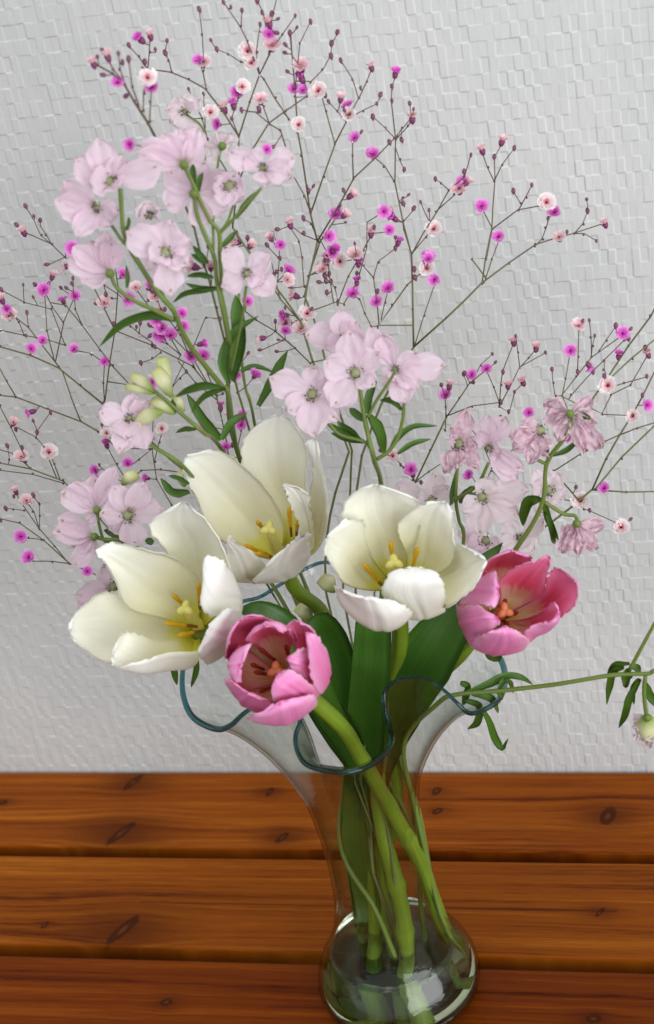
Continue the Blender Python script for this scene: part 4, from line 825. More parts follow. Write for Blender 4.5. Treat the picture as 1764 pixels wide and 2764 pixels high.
L.leaf(c_z5, [(1370, 1290), (1220, 1290), (1110, 1170)], 13); L.leaf(c_z5, [(1370, 1220), (1270, 1170), (1180, 1150)], 7); L.leaf(c_z5, [(740, 1730), (680, 1670), (600, 1640)], 11); L.leaf(c_z5, [(740, 1740), (720, 1690), (640, 1650)], 12); L.leaf(c_z5, [(1430, 730), (1340, 725), (1250, 760)], 7)
L.leaf(c_z5, [(1240, 590), (1230, 500), (1240, 430)], 8); L.leaf(c_z5, [(980, 1750), (1010, 1745), (1050, 1735)], 12); L.leaf(c_E, [(790, 1150), (800, 1210), (815, 1280)], 11, -.02); L.leaf(c_E, [(910, 1150), (900, 1220), (880, 1290)], 9, -.02)

# F: branch that sticks out to the right of the vase
L = Lark('bare larkspur branch sticking out sideways over the right rim with curled leaves', -0.03, P(1130, 2590, .0))
L.stem(c_R, [(1640, 760), (1537, 795), (1490, 815), (1250, 825), (850, 890), (450, 935), (170, 960)], 8, 6, [(1180, 1900, -.028), (1090, 2010, -.012), (*Z5V(830, 250), -.004), (*Z5V(1000, 950), .002), (*Z5V(1160, 1250), .004)])
L.stem(c_R, [(1640, 300), (1537, 480), (1370, 790)], 6, 4); L.stem(c_R, [(1490, 1130), (1470, 950), (1480, 830)], 6, 6)
L.flower(c_R, (1492, 1120), [(1400, 1170, .7), (1420, 1280, .8), (1500, 1310, .8), (1570, 1290, .8), (1600, 1180, .7)], back=True, mat=M_LARK_PALE, lift=.2, wilt=.4)
L.bud(c_R, (1492, 1110), (1500, 1260), rpx=30)
for q, w in (([(250, 945), (420, 880), (520, 832), (620, 842), (702, 892)], 12), ([(200, 880), (245, 905), (235, 980), (215, 1035)], 12), ([(230, 1000), (330, 1040), (315, 1150), (250, 1200)], 12), ([(330, 1030), (395, 1140), (440, 1270), (490, 1330), (530, 1265)], 11),
             ([(280, 960), (400, 985), (440, 1030), (462, 1090)], 10), ([(470, 920), (500, 870), (545, 880), (565, 950)], 9), ([(480, 680), (440, 700), (365, 672)], 15), ([(1330, 770), (1260, 800), (1230, 900), (1212, 1030)], 11), ([(1370, 745), (1270, 755), (1215, 820)], 9),
             ([(1350, 780), (1345, 850), (1345, 915)], 14), ([(1430, 850), (1390, 930), (1400, 1030)], 9), ([(1440, 850), (1370, 980), (1340, 1090), (1296, 1192)], 12), ([(1470, 870), (1500, 950), (1545, 1040)], 13), ([(1370, 770), (1420, 780), (1445, 830)], 10), ([(450, 930), (480, 970), (480, 1000)], 8)):
    L.leaf(c_R, q, w, None, 0.35, 0.35)
for (x, y, r) in ((885, 1572, 24), (822, 1648, 22)):
    lark_bud(L.o, ident, (x + 20, y + 25), (x - 20, y - 10), 0.02, r, M_LBUD)

# ------------------------------------------------------------------ gypsophila
def floret_mesh(name, mat, variant, opened):
    rr = random.Random(variant * 13 + 5); g = Geo()
    prof = [(0.05, -1.05), (0.30, -0.80), (0.42, -0.45), (0.44, -0.12), (0.34, 0.0)]; seg = 8
    for r, z in prof:
        for k in range(seg):
            a = 2 * math.pi * k / seg; g.v.append(np.array([r * math.cos(a), r * math.sin(a), z])); g.uv.append((0, 0)); g.a.append(0)
    for i in range(len(prof) - 1):
        for k in range(seg):
            l = (k + 1) % seg; g.f.append((i * seg + k, i * seg + l, (i + 1) * seg + l, (i + 1) * seg + k)); g.m.append(1)
    layers = [(8, 1.0, 0.22, 0.52), (8, 0.84, 0.60, 0.46), (6, 0.60, 0.95, 0.38), (4, 0.36, 1.2, 0.28)] if opened else [(7, 0.80, 0.95, 0.34), (6, 0.70, 1.2, 0.30), (4, 0.5, 1.35, 0.24)]
    for (n, ln, up, w) in layers:
        o = rr.random() * 6
        for k in range(n):
            a = o + 2 * math.pi * k / n + rr.uniform(-.2, .2); u = up + rr.uniform(-.22, .22); l = ln * rr.uniform(.85, 1.1); w2 = w * rr.uniform(.8, 1.15)
            e = np.array([math.cos(a), math.sin(a), 0]); sd = np.array([-math.sin(a), math.cos(a), 0]); pts = np.zeros((4, 3, 3)); uvs = np.zeros((4, 3, 2))
            for i in range(4):
                t = i / 3
                for j in range(3):
                    s = j - 1; uu = u - 0.45 * t
                    pts[i, j] = e * (0.12 + l * t * math.cos(uu)) + np.array([0, 0, -0.06 + l * t * math.sin(u)]) + sd * s * w2 * (0.35 + 0.65 * t) + np.array([0, 0, (0.10 * abs(s) - 0.08 * (s == 0)) * t + rr.uniform(-.04, .04)])
                    if i == 3 and j != 1: pts[i, j] -= e * 0.16 * l + sd * s * w2 * 0.18
                    if i == 3 and j == 1: pts[i, j] -= e * 0.05 * l
                    uvs[i, j] = (j / 2, min(1.0, math.hypot(pts[i, j][0], pts[i, j][1])))
            g.grid(pts, uvs, 0)
    me = bpy.data.meshes.new(name); me.from_pydata([tuple(v) for v in g.v], [], g.f)
    me.materials.append(mat); me.materials.append(M_GCALYX); me.polygons.foreach_set('material_index', g.m); me.polygons.foreach_set('use_smooth', [True] * len(g.f))
    ul = me.uv_layers.new(name='UVMap'); li = np.zeros(len(me.loops), dtype=np.int32); me.loops.foreach_get('vertex_index', li); ul.data.foreach_set('uv', np.array(g.uv, dtype=np.float32)[li].ravel()); me.update()
    return me
FLO = {('m', 1): [floret_mesh('floret', M_FL_MAG, i, True) for i in range(3)], ('w', 1): [floret_mesh('floret', M_FL_WHITE, 5 + i, True) for i in range(3)], ('p', 1): [floret_mesh('floret', M_FL_PALE, 9 + i, True) for i in range(2)],
       ('h', 1): [floret_mesh('floret', M_FL_PALE, 15 + i, False) for i in range(2)], ('g', 1): [floret_mesh('floret', M_FL_MAG, 18 + i, False) for i in range(2)]}
def bud_mesh():
    g = Geo(); g.blob((0, 0, 0), 1.0, (0, 0, 1), 1.25, 0, 8, 6)
    for k in range(5):
        a = 2 * math.pi * k / 5; g.tube([np.array([math.cos(a) * .6, math.sin(a) * .6, .9]), np.array([math.cos(a) * .25, math.sin(a) * .25, 1.45])], [.28, .08], 4)
    g.tube([np.array([0, 0, -1.7]), np.array([0, 0, -1.0])], [.25, .55], 6)
    me = bpy.data.meshes.new('bud'); me.from_pydata([tuple(v) for v in g.v], [], g.f); me.materials.append(M_GBUD); me.polygons.foreach_set('use_smooth', [True] * len(g.f)); me.update(); return me
BUD = bud_mesh()
class Spray:
    def __init__(s, label, y, base, spread=(0.0, 0.0)):
        s.o = thing('gypsophila_spray', base, label, 'gypsophila', 'dyed gypsophila sprays in the vase')
        s.y = y; s.sp = spread; s.segs = []; s.g = Geo(); s.gl = Geo(); s.seed = len(label) * 1.37; s.terms = []
    def depth(s, px, py):
        t = smooth01(1350, 1950, py)
        y = s.y + s.sp[0] * (px - 880) / 880 + s.sp[1] * (1300 - py) / 1300 + 0.010 * wob(px / 900, py / 900, s.seed, 1.0)
        k = smooth01(500, 600, px) * (1 - smooth01(860, 900, px)) * smooth01(1080, 1200, py) * (1 - smooth01(1600, 1750, py))
        y = y + max(0.0, 0.062 - y) * k
        y = min(0.165, y); t *= 1 - k
        return y * (1 - t) + 0.010 * math.sin(s.seed * 5) * t
    def p3(s, q): return P(q[0], q[1], q[2] if len(q) > 2 else s.depth(q[0], q[1]))
    def branch(s, cv, pts, w0=4.2, w1=3.2, tint0=0.9, tint1=0.3, root=False):
        """pts run from the root end outward."""
        pts = [(*cv(p[0], p[1]), *p[2:]) for p in pts]
        if not root and s.segs:
            q = np.array(pts[0][:2]); best = None
            for (a, b) in s.segs:
                A, Bv = np.array(a), np.array(b); d = Bv - A; t = min(1, max(0, ((q - A) @ d) / max(1e-9, d @ d))); m = A + d * t
                dist = np.linalg.norm(q - m); best = min(best, (dist, m[0], m[1])) if best else (dist, m[0], m[1])
            if 3 < best[0] < 300:                           # join it to the nearest branch, meeting it a little lower down
                pts = [(best[1], best[2])] + pts
        for a, b in zip(pts[:-1], pts[1:]): s.segs.append((a[:2], b[:2]))
        q = []
        for a, b in zip(pts[:-1], pts[1:]):
            n = max(1, int(math.hypot(b[0] - a[0], b[1] - a[1]) / 60))
            A, Bv = s.p3(a), s.p3(b); q += [A + (Bv - A) * i / n for i in range(n)]
        q.append(s.p3(pts[-1])); q = np.array(q); n = len(q); t = np.linspace(0, 1, n)
        q[1:-1] += (RNG.rand(n - 2, 3) - 0.5) * 0.0010
        s.g.tube(q, (w0 + (w1 - w0) * t) * 0.5 * 0.000215, 5, tint=tint0 + (tint1 - tint0) * t)
        for k in range(n):
            if RNG.rand() < 0.16: s.gl.blob(q[k] + unit(RNG.rand(3) - 0.5) * 0.0004, 0.00034 + 0.0002 * RNG.rand(), RNG.rand(3) - .5, 0.6, 0, 5, 3)
        for a in pts[1:-1]: s.g.blob(s.p3(a), 0.00062, (0, 0, 1), 1.2, 0, 6, 4, tint=0.0)
    def attach(s, px, py):
        q = np.array([px, py]); best = None
        for (a, b) in s.segs:
            A, Bv = np.array(a), np.array(b); d = Bv - A; ld = np.linalg.norm(d)
            if ld < 1: continue
            for t in (0.0, 0.25, 0.5, 0.75, 1.0):
                m = A + d * t; v = q - m; lv = np.linalg.norm(v)
                if lv < 1e-6: lv = 1e-6
                cosv = (v @ d) / (lv * ld)
                cost = lv + (60 * (0.55 - cosv) if cosv < 0.55 and lv > 14 else 0) + (0 if t in (0.0, 1.0) else 6)
                if best is None or cost < best[0]: best = (cost, m[0], m[1], lv)
        return best
def norm_rot(axis, roll):
    a = Vector(axis).normalized(); q = a.to_track_quat('Z', 'Y'); return q.to_matrix().to_4x4() @ Matrix.Rotation(roll, 4, 'Z')
SPRAYS = {}
def add_spray(key, *a, **k): SPRAYS[key] = Spray(*a, **k); return SPRAYS[key]
NECK = lambda i: [(1085 + 12 * math.sin(i * 2.1), 2590 + 8 * math.cos(i * 3.3), 0.012 * math.sin(i * 1.9)), (1035 + 30 * math.sin(i * 1.3), 2360, 0.014 * math.sin(i * 2.7 + 1)), (990 + 34 * math.sin(i * 2.3 + .5), 2110, 0.014 * math.sin(i * 1.7 + 2))]

S = add_spray('tl', 'gypsophila spray with bare forked tips at the upper left, above the large larkspur blooms', 0.015, P(1080, 2590, 0.01), (0.03, -0.02))
S.branch(ident, NECK(1) + [(930, 1800), (790, 1500), (700, 1250), (640, 1060), (585, 830), (520, 610), (436, 404)], 6, 5, 1, .8, True)
S.branch(c_A, [(745, 690), (680, 570), (620, 465), (560, 380), (520, 340), (430, 290)], 6, 3.4, .6, .0)
S.branch(c_A, [(570, 385), (520, 320), (492, 262)], 3.2, 2.6, .1, 0); S.branch(c_A, [(640, 490), (610, 400), (592, 275)], 3.2, 2.4, .2, 0); S.branch(c_A, [(575, 390), (550, 320), (545, 250)], 3, 2.4, .1, 0)
S.branch(c_A, [(690, 560), (692, 470), (697, 410)], 3, 2.6, .6, .4); S.branch(c_A, [(660, 510), (665, 430), (675, 365)], 3, 2.6, .6, .4)

S = add_spray('top', 'gypsophila spray at the very top of the bouquet with star-like forks and dark buds', 0.06, P(1090, 2592, 0.0), (0.03, 0.02))
S.branch(ident, NECK(2) + [(930, 1800), (880, 1600), (880, 1450), (905, 1330), (941, 1217), (880, 1060), (843, 975), (811, 869)], 7, 6, 1, .9, True)
S.branch(ident, [(811, 869), (740, 770), (682, 695), (627, 614)], 5, 4.4, .9, .7)
S.branch(ident, [(627, 614), (640, 520), (644, 470), (644, 369)], 4, 3.6, .7, .5)
S.branch(c_A, [(1100, 630), (1020, 510), (950, 412), (870, 365), (790, 332), (680, 318)], 4, 3.0, .5, .1); S.branch(c_A, [(680, 318), (640, 260), (590, 207)], 2.8, 2.2, 0, 0); S.branch(c_A, [(680, 318), (690, 240), (690, 175)], 2.8, 2.4, 0, 0); S.branch(c_A, [(790, 332), (775, 280), (761, 247)], 2.6, 2.2, 0, 0)
S.branch(c_A, [(950, 412), (935, 330), (918, 285)], 3, 2.6, .3, .1); S.branch(c_A, [(940, 330), (930, 160), (917, 45)], 2.4, 2, .1, 0)
S.branch(c_A, [(1100, 630), (1150, 470), (1195, 345)], 4, 3.4, .6, .3); S.branch(c_A, [(1100, 630), (1070, 545), (1095, 450), (1096, 430)], 3, 2.6, .5, .2)
S.branch(c_A, [(1195, 345), (1185, 240), (1198, 112)], 3, 2.2, .1, 0); S.branch(c_A, [(1160, 300), (1110, 285), (1050, 250), (998, 228)], 2.6, 2.2, .1, 0); S.branch(c_A, [(1195, 345), (1140, 190), (1110, 120), (1029, 10)], 3, 2.2, .1, 0); S.branch(c_A, [(1195, 345), (1240, 240), (1300, 160), (1360, 74)], 3, 2.2, .1, 0)
S.branch(c_A, [(1195, 345), (1240, 250), (1255, 215)], 2.6, 2.4, .1, 0); S.branch(c_A, [(1225, 150), (1207, 57), (1185, 3), (1175, -40)], 2.6, 2.2, .1, 0); S.branch(c_A, [(1240, 130), (1260, 60), (1280, -30)], 2.6, 2.2, .1, 0); S.branch(c_A, [(1110, 115), (1114, 48)], 2.2, 2, 0, 0)
S.branch(ident, [(635, 500), (560, 375), (545, 320), (510, 245)], 3.6, 2.4, .6, .1); S.branch(c_A, [(930, 545), (870, 545), (810, 568)], 2.6, 2.2, .1, 0); S.branch(c_A, [(945, 590), (937, 432)], 2.4, 2, .2, 0)
S.branch(ident, [(640, 500), (673, 416), (726, 334), (770, 300), (830, 258)], 4.2, 3, .7, .2)
S.branch(c_A, [(1330, 550), (1270, 450), (1215, 365), (1195, 345)], 3.6, 3.0, .5, .2); S.branch(c_A, [(1240, 570), (1185, 520), (1112, 507)], 2.8, 2.2, .1, 0); S.branch(c_A, [(1240, 570), (1215, 490), (1200, 465)], 2.8, 2.4, .1, 0); S.branch(c_A, [(1240, 570), (1290, 600), (1320, 690)], 3.4, 3.2, .4, .3)

S = add_spray('mid', 'gypsophila spray in the middle with upright forks and many magenta florets', 0.075, P(1080, 2596, -.006), (0.03, 0.01))
S.branch(ident, NECK(3) + [(960, 1800), (925, 1600), (940, 1400), (950, 1217), (905, 1080), (860, 900), (820, 800), (850, 690), (856, 652)], 7, 5, 1, .8, True)
S.branch(ident, [(856, 652), (838, 577), (828, 502), (812, 420), (802, 357), (795, 260), (782, 92)], 5, 2.8, .8, .1); S.branch(ident, [(838, 577), (820, 530), (793, 478)], 3.4, 2.8, .7, .4)
S.branch(ident, [(838, 577), (875, 477), (903, 389), (880, 300), (868, 260)], 4, 2.8, .8, .4); S.branch(ident, [(903, 389), (940, 320), (969, 264), (950, 215), (919, 163)], 3.6, 2.2, .6, 0); S.branch(ident, [(969, 264), (990, 220), (1001, 190)], 2.8, 2.4, .2, 0); S.branch(ident, [(935, 330), (910, 300), (886, 274)], 2.4, 2, .2, 0); S.branch(ident, [(940, 320), (980, 300), (1016, 281)], 2.4, 2, .2, 0)
S.branch(ident, [(856, 652), (913, 558), (953, 483), (1007, 430), (1063, 373), (1110, 318)], 4.4, 2.6, .8, .1); S.branch(ident, [(953, 483), (951, 420), (951, 385)], 3.2, 2.8, .5, .2)
S.branch(c_A, [(1365, 480), (1350, 300), (1340, 160)], 2.8, 2.2, .3, 0); S.branch(c_A, [(1360, 400), (1380, 200), (1430, 100)], 2.6, 2, .2, 0); S.branch(c_B, [(60, 355), (110, 300), (150, 240), (152, 188)], 2.8, 2.2, .2, 0); S.branch(ident, [(828, 260), (815, 190), (784, 145)], 2.4, 2, .1, 0)
S.branch(ident, [(811, 869), (831, 746), (861, 653), (905, 590)], 4.6, 3.6, .9, .5); S.branch(c_C, [(1430, 650), (1360, 580), (1270, 500), (1180, 450), (1080, 370)], 4, 3, .9, .3); S.branch(c_C, [(1385, 460), (1290, 350), (1225, 245), (1140, 120), (1085, 60)], 3.8, 2.6, .8, .2)
S.branch(c_D, [(80, 360), (70, 300), (45, 275)], 3, 2.4, .4, 0); S.branch(c_D, [(80, 380), (130, 250), (200, 130), (240, 50)], 3.4, 2.6, .6, .1); S.branch(c_D, [(110, 380), (170, 270), (210, 110), (215, 0)], 3, 2.4, .5, .1); S.branch(c_D, [(60, 370), (30, 150), (-10, 60)], 3, 2.6, .6, .2)
S.branch(c_z2, [(1530, 1260), (1400, 1200), (1300, 1130)], 2.8, 2.2, .1, 0); S.branch(c_z2, [(1530, 1260), (1470, 1120), (1410, 1080)], 2.8, 2.2, .1, 0); S.branch(c_z2, [(1420, 1640), (1400, 1400), (1370, 1270), (1300, 1150)], 2.8, 2.2, .3, .1); S.branch(c_z2, [(1215, 1745), (1160, 1530), (1145, 1440)], 2.8, 2.4, .2, 0); S.branch(c_z2, [(1190, 1600), (1200, 1400), (1210, 1330)], 2.8, 2.4, .4, .3)

S = add_spray('cr', 'gypsophila spray spreading wide to the right over the bare wall above the wilted larkspur', 0.075, P(1094, 2588, .008), (0.02, 0.02))
S.branch(ident, NECK(4) + [(985, 1800), (960, 1600), (955, 1400), (975, 1230), (1030, 1090), (1098, 963), (1116, 937)], 7, 6, 1, .9, True)
S.branch(c_D, [(430, 575), (425, 400), (420, 150)], 5, 4.6, .9, .7); S.branch(c_D, [(430, 575), (580, 440), (745, 283), (870, 190), (990, 100), (1100, 68)], 5, 3.4, .9, .3)
S.branch(ident, [(1110, 688), (1089, 596), (1063, 489), (1068, 376), (1057, 270), (1057, 235)], 4.2, 2.4, .7, 0); S.branch(ident, [(1063, 489), (1035, 450), (1010, 425)], 3, 2.6, .5, .2); S.branch(ident, [(1068, 376), (1040, 345), (1006, 315)], 2.6, 2, .2, 0); S.branch(ident, [(1068, 376), (1100, 340), (1112, 318)], 2.8, 2.4, .2, 0); S.branch(ident, [(1068, 400), (1080, 430), (1090, 457)], 2.4, 2, .1, 0); S.branch(ident, [(1068, 376), (1085, 345), (1084, 380)], 2.2, 2, .1, 0)
S.branch(ident, [(1110, 688), (1176, 571), (1211, 514), (1251, 477), (1270, 419)], 4, 2.4, .7, 0); S.branch(ident, [(1211, 514), (1190, 495), (1174, 483)], 2.6, 2, .1, 0); S.branch(ident, [(1176, 571), (1225, 525), (1240, 505)], 2.8, 2.4, .3, .1); S.branch(ident, [(1115, 680), (1150, 640), (1168, 618)], 2.8, 2.4, .5, .3); S.branch(ident, [(1110, 688), (1090, 620), (1086, 600)], 2.4, 2, .2, 0)
S.branch(c_B, [(755, 1116), (815, 1116), (843, 985), (850, 780), (851, 677)], 4, 2.4, .8, 0); S.branch(c_B, [(850, 780), (825, 720), (800, 660)], 2.8, 2.4, .3, .1); S.branch(c_B, [(850, 780), (885, 710), (937, 638)], 2.8, 2.2, .3, 0); S.branch(c_B, [(843, 985), (955, 905), (1050, 885)], 3.2, 2.8, .5, .2); S.branch(c_B, [(955, 905), (990, 850), (1012, 798)], 2.8, 2.2, .2, 0); S.branch(c_B, [(965, 875), (933, 823)], 2.4, 2, .1, 0); S.branch(c_B, [(843, 985), (805, 912)], 2.8, 2.6, .4, .2)
S.branch(c_D, [(745, 283), (790, 30)], 3.8, 3.2, .8, .5); S.branch(c_D, [(755, 280), (790, 170), (820, 92)], 2.8, 2.6, .7, .4); S.branch(c_D, [(435, 560), (480, 430), (525, 292)], 3, 2.6, .8, .5)
S.branch(c_B, [(1025, 1060), (1060, 1030), (1070, 980), (1084, 938), (1107, 915)], 2.8, 2.4, .2, 0); S.branch(c_B, [(1130, 1020), (1195, 1005), (1310, 965)], 3, 2.6, .3, .1); S.branch(c_B, [(1195, 1005), (1235, 965), (1252, 909)], 2.6, 2, .1, 0); S.branch(c_B, [(1195, 1005), (1235, 1010), (1290, 1036)], 2.6, 2, .1, 0)
S.branch(c_D, [(265, 480), (330, 380), (400, 290), (440, 250), (490, 215)], 4, 2.8, .9, .2); S.branch(c_D, [(270, 465), (258, 370), (245, 255), (270, 185), (345, 122)], 3.4, 2.2, .7, .1); S.branch(c_D, [(245, 255), (200, 200), (165, 165)], 2.8, 2.4, .3, .1); S.branch(c_D, [(280, 450), (300, 370), (312, 315)], 2.6, 2.4, .6, .4); S.branch(c_D, [(235, 480), (205, 420), (180, 355), (155, 335)], 3, 2.6, .8, .4); S.branch(ident, [(1022, 869), (1010, 950), (1000, 1010)], 3.6, 3.6, .9, .9)

S = add_spray('rl', 'low gypsophila spray with magenta florets between the pale middle larkspur and the wilted blooms', 0.085, P(1098, 2580, .014), (0.02, 0.0))
S.branch(ident, NECK(5) + [(1010, 1800), (1010, 1600), (1060, 1430), (1122, 1300), (1160, 1215), (1204, 1127)], 6, 4.6, 1, .9, True)
S.branch(c_D, [(580, 900), (640, 810), (690, 740), (765, 680)], 3.6, 2.8, .9, .3); S.branch(c_D, [(580, 900), (578, 850), (575, 815)], 3, 2.6, .3, .1); S.branch(c_D, [(590, 890), (700, 850), (830, 830)], 3, 2.6, .3, .1); S.branch(c_D, [(825, 850), (835, 750), (845, 690), (890, 560)], 3.2, 2.4, .3, 0); S.branch(c_D, [(825, 850), (880, 740), (920, 670), (1038, 602)], 3.2, 2.2, .6, 0); S.branch(c_D, [(920, 670), (960, 625), (990, 590)], 2.6, 2.4, .3, .1); S.branch(c_D, [(920, 670), (912, 600), (902, 530)], 2.4, 2, .2, 0); S.branch(c_D, [(700, 740), (740, 660), (793, 608)], 2.4, 2, .1, 0); S.branch(c_D, [(828, 840), (800, 760), (768, 690)], 2.8, 2.6, .7, .5); S.branch(c_D, [(868, 873), (895, 785), (930, 745)], 2.8, 2.4, .3, .1)
S.branch(c_D, [(575, 960), (580, 850)], 3, 2.6, .6, .3); S.branch(c_D, [(440, 1195), (500, 1150), (560, 1110)], 3, 2.6, .9, .8); S.branch(ident, [(1122, 1300), (1088, 1262), (1064, 1235)], 3, 2.4, .3, 0); S.branch(ident, [(1118, 1310), (1110, 1275)], 2.6, 2.4, .1, 0); S.branch(ident, [(1120, 1300), (1136, 1298)], 2.4, 2.2, .1, 0)
S.branch(c_D, [(600, 1300), (740, 1230), (790, 1130), (740, 1015), (690, 945)], 2.8, 2.4, .2, 0); S.branch(c_D, [(740, 1015), (770, 965), (803, 920)], 2.4, 2, .1, 0); S.branch(c_D, [(840, 1100), (960, 960), (960, 890)], 2.6, 2.4, .6, .3); S.branch(F_, [(1010, 40), (1060, 90), (1095, 130)], 2.6, 2.4, .2, 0)

S = add_spray('fr', 'gypsophila spray leaning far right past the wilted larkspur toward the side of the table', 0.06, P(1104, 2575, -.01), (0.02, 0.0))
S.branch(ident, NECK(6) + [(1080, 1880), (1210, 1730), (1320, 1570), (1391, 1484), (1411, 1463), (1484, 1411), (1544, 1367), (1597, 1322)], 7, 5.6, 1, .95, True)
S.branch(c_D, [(1255, 1230), (1320, 1090), (1380, 980), (1440, 885), (1485, 800), (1560, 650)], 5, 3.8, .9, .4); S.branch(c_D, [(1380, 980), (1460, 950), (1600, 905)], 3.4, 3, .4, .2); S.branch(c_D, [(1075, 1145), (1200, 1070), (1310, 1010), (1380, 980)], 4.2, 3.6, .9, .6); S.branch(c_D, [(1270, 1230), (1390, 1090), (1600, 880)], 4.6, 4.2, 1, 1)
S.branch(c_D, [(1180, 960), (1260, 810), (1320, 720), (1420, 570), (1520, 430), (1570, 330)], 4.8, 4, .9, .5); S.branch(c_D, [(1340, 720), (1440, 630), (1580, 510)], 4, 3.6, 1, .9); S.branch(c_D, [(1280, 780), (1400, 740), (1505, 712)], 3, 2.6, .4, .1); S.branch(c_D, [(1300, 885), (1340, 795), (1430, 750), (1510, 610)], 3, 2.6, .3, .1); S.branch(c_D, [(1300, 885), (1410, 890)], 2.6, 2.4, .2, .1)
S.branch(c_D, [(1115, 800), (1180, 710), (1250, 620), (1393, 520)], 3.4, 2.6, .8, .1); S.branch(c_D, [(1185, 700), (1190, 620), (1192, 495)], 3, 2.4, .6, .1); S.branch(c_D, [(1085, 800), (1075, 740), (1068, 680)], 2.6, 2.2, .4, .1); S.branch(c_D, [(1115, 800), (1130, 720), (1150, 610)], 2.8, 2.4, .8, .5); S.branch(c_D, [(1250, 620), (1258, 570), (1265, 525)], 2.4, 2, .2, 0); S.branch(c_D, [(1250, 615), (1245, 530), (1240, 455)], 2.4, 2, .2, 0); S.branch(c_D, [(1280, 600), (1320, 545), (1362, 480)], 2.4, 2, .2, 0); S.branch(c_D, [(1155, 795), (1260, 690), (1400, 545), (1425, 535)], 3, 2.4, .5, .1); S.branch(c_D, [(1320, 720), (1305, 680), (1308, 642)], 2.4, 2, .2, 0)
S.branch(c_D, [(1180, 960), (1115, 800)], 3.4, 3.2, .9, .8); S.branch(ident, [(1597, 1322), (1690, 1328), (1800, 1326)], 4.2, 3.8, .7, .7); S.branch(F_, [(1230, 155), (1420, 195), (1470, 200)], 3.2, 2.8, .5, .3); S.branch(F_, [(1490, 240), (1520, 250), (1680, 320)], 2.6, 2.4, .1, .1)

S = add_spray('lf', 'gypsophila spray fanning out over the left wall beneath the large larkspur blooms', 0.055, P(1076, 2600, .004), (-0.02, 0.02))
S.branch(ident, NECK(7) + [(930, 1840), (760, 1650), (640, 1430), (520, 1290), (400, 1185), (275, 1089)], 7, 5.4, 1, .9, True)
S.branch(c_C, [(470, 835), (370, 750), (270, 665), (140, 610), (0, 570), (-60, 545)], 4.8, 3.6, .9, .5); S.branch(c_C, [(480, 825), (505, 660), (530, 500), (540, 300), (535, 250)], 4, 2.8, .8, .2); S.branch(c_C, [(480, 830), (475, 740), (480, 655)], 2.8, 2.6, .6, .4)
S.branch(c_C, [(270, 665), (190, 560), (130, 480), (60, 430), (30, 405)], 3.4, 2.6, .6, .1); S.branch(c_C, [(255, 640), (290, 460), (340, 350)], 3.2, 2.4, .7, .2); S.branch(c_C, [(290, 460), (240, 390), (205, 320)], 2.8, 2.4, .3, .1); S.branch(c_C, [(250, 640), (215, 500), (205, 330)], 2.8, 2.4, .6, .1); S.branch(c_C, [(300, 565), (205, 540), (110, 520), (0, 500), (-50, 490)], 3, 2.6, .4, .2); S.branch(c_C, [(300, 570), (235, 400), (110, 370), (0, 310)], 2.8, 2.4, .4, .1); S.branch(c_C, [(110, 520), (85, 460), (60, 430)], 2.4, 2.2, .1, 0)
S.branch(c_C, [(600, 750), (520, 660), (460, 590), (375, 470), (300, 385), (230, 370)], 3.8, 2.6, .9, .2); S.branch(c_C, [(375, 470), (345, 400), (335, 290)], 2.8, 2.2, .3, 0); S.branch(c_C, [(480, 650), (420, 610), (345, 590)], 2.8, 2.6, .7, .3); S.branch(c_C, [(530, 500), (470, 380), (415, 265), (300, 160), (240, 100), (110, 45)], 3.4, 2.6, .6, .1); S.branch(c_C, [(240, 105), (190, 60), (155, -10)], 2.4, 2, .1, 0); S.branch(c_C, [(235, 100), (210, 60), (184, 15)], 2.4, 2, .1, 0); S.branch(c_C, [(415, 265), (480, 290), (540, 330)], 2.8, 2.4, .2, .1)
S.branch(ident, [(640, 1430), (620, 1250), (585, 1068), (520, 990), (410, 935), (312, 893)], 4, 3, .9, .3); S.branch(c_C, [(830, 610), (720, 430), (620, 300), (600, 290)], 3, 2.4, .5, .1); S.branch(c_C, [(900, 680), (830, 520), (740, 400), (700, 290)], 3, 2.4, .5, .1); S.branch(c_C, [(960, 750), (880, 620), (790, 525)], 2.8, 2.6, .5, .2); S.branch(c_C, [(830, 610), (770, 560), (745, 500)], 2.6, 2.4, .3, .1); S.branch(c_C, [(1000, 800), (960, 700), (935, 620)], 2.6, 2.4, .5, .3); S.branch(c_C, [(700, 560), (640, 510), (600, 480), (520, 470)], 2.4, 2, .2, 0)
S.branch(c_C, [(880, 600), (950, 440), (1013, 445)], 2.6, 2, .2, 0); S.branch(c_C, [(740, 600), (700, 625), (648, 648)], 2.2, 2, .1, 0); S.branch(c_C, [(790, 760), (830, 720), (858, 690)], 2.2, 2, .1, 0); S.branch(c_C, [(1000, 820), (900, 740), (820, 640)], 3, 2.8, .8, .6)
S.branch(c_C, [(520, 1020), (450, 965), (370, 915), (220, 860), (70, 805), (0, 795), (-60, 780)], 4.8, 3.8, .9, .6); S.branch(c_C, [(370, 915), (340, 840), (290, 690), (275, 670)], 3.2, 2.8, .9, .7); S.branch(c_C, [(370, 915), (325, 805)], 3, 2.6, .9, .6); S.branch(c_C, [(70, 800), (30, 730), (-20, 640)], 3.2, 3, .8, .7)
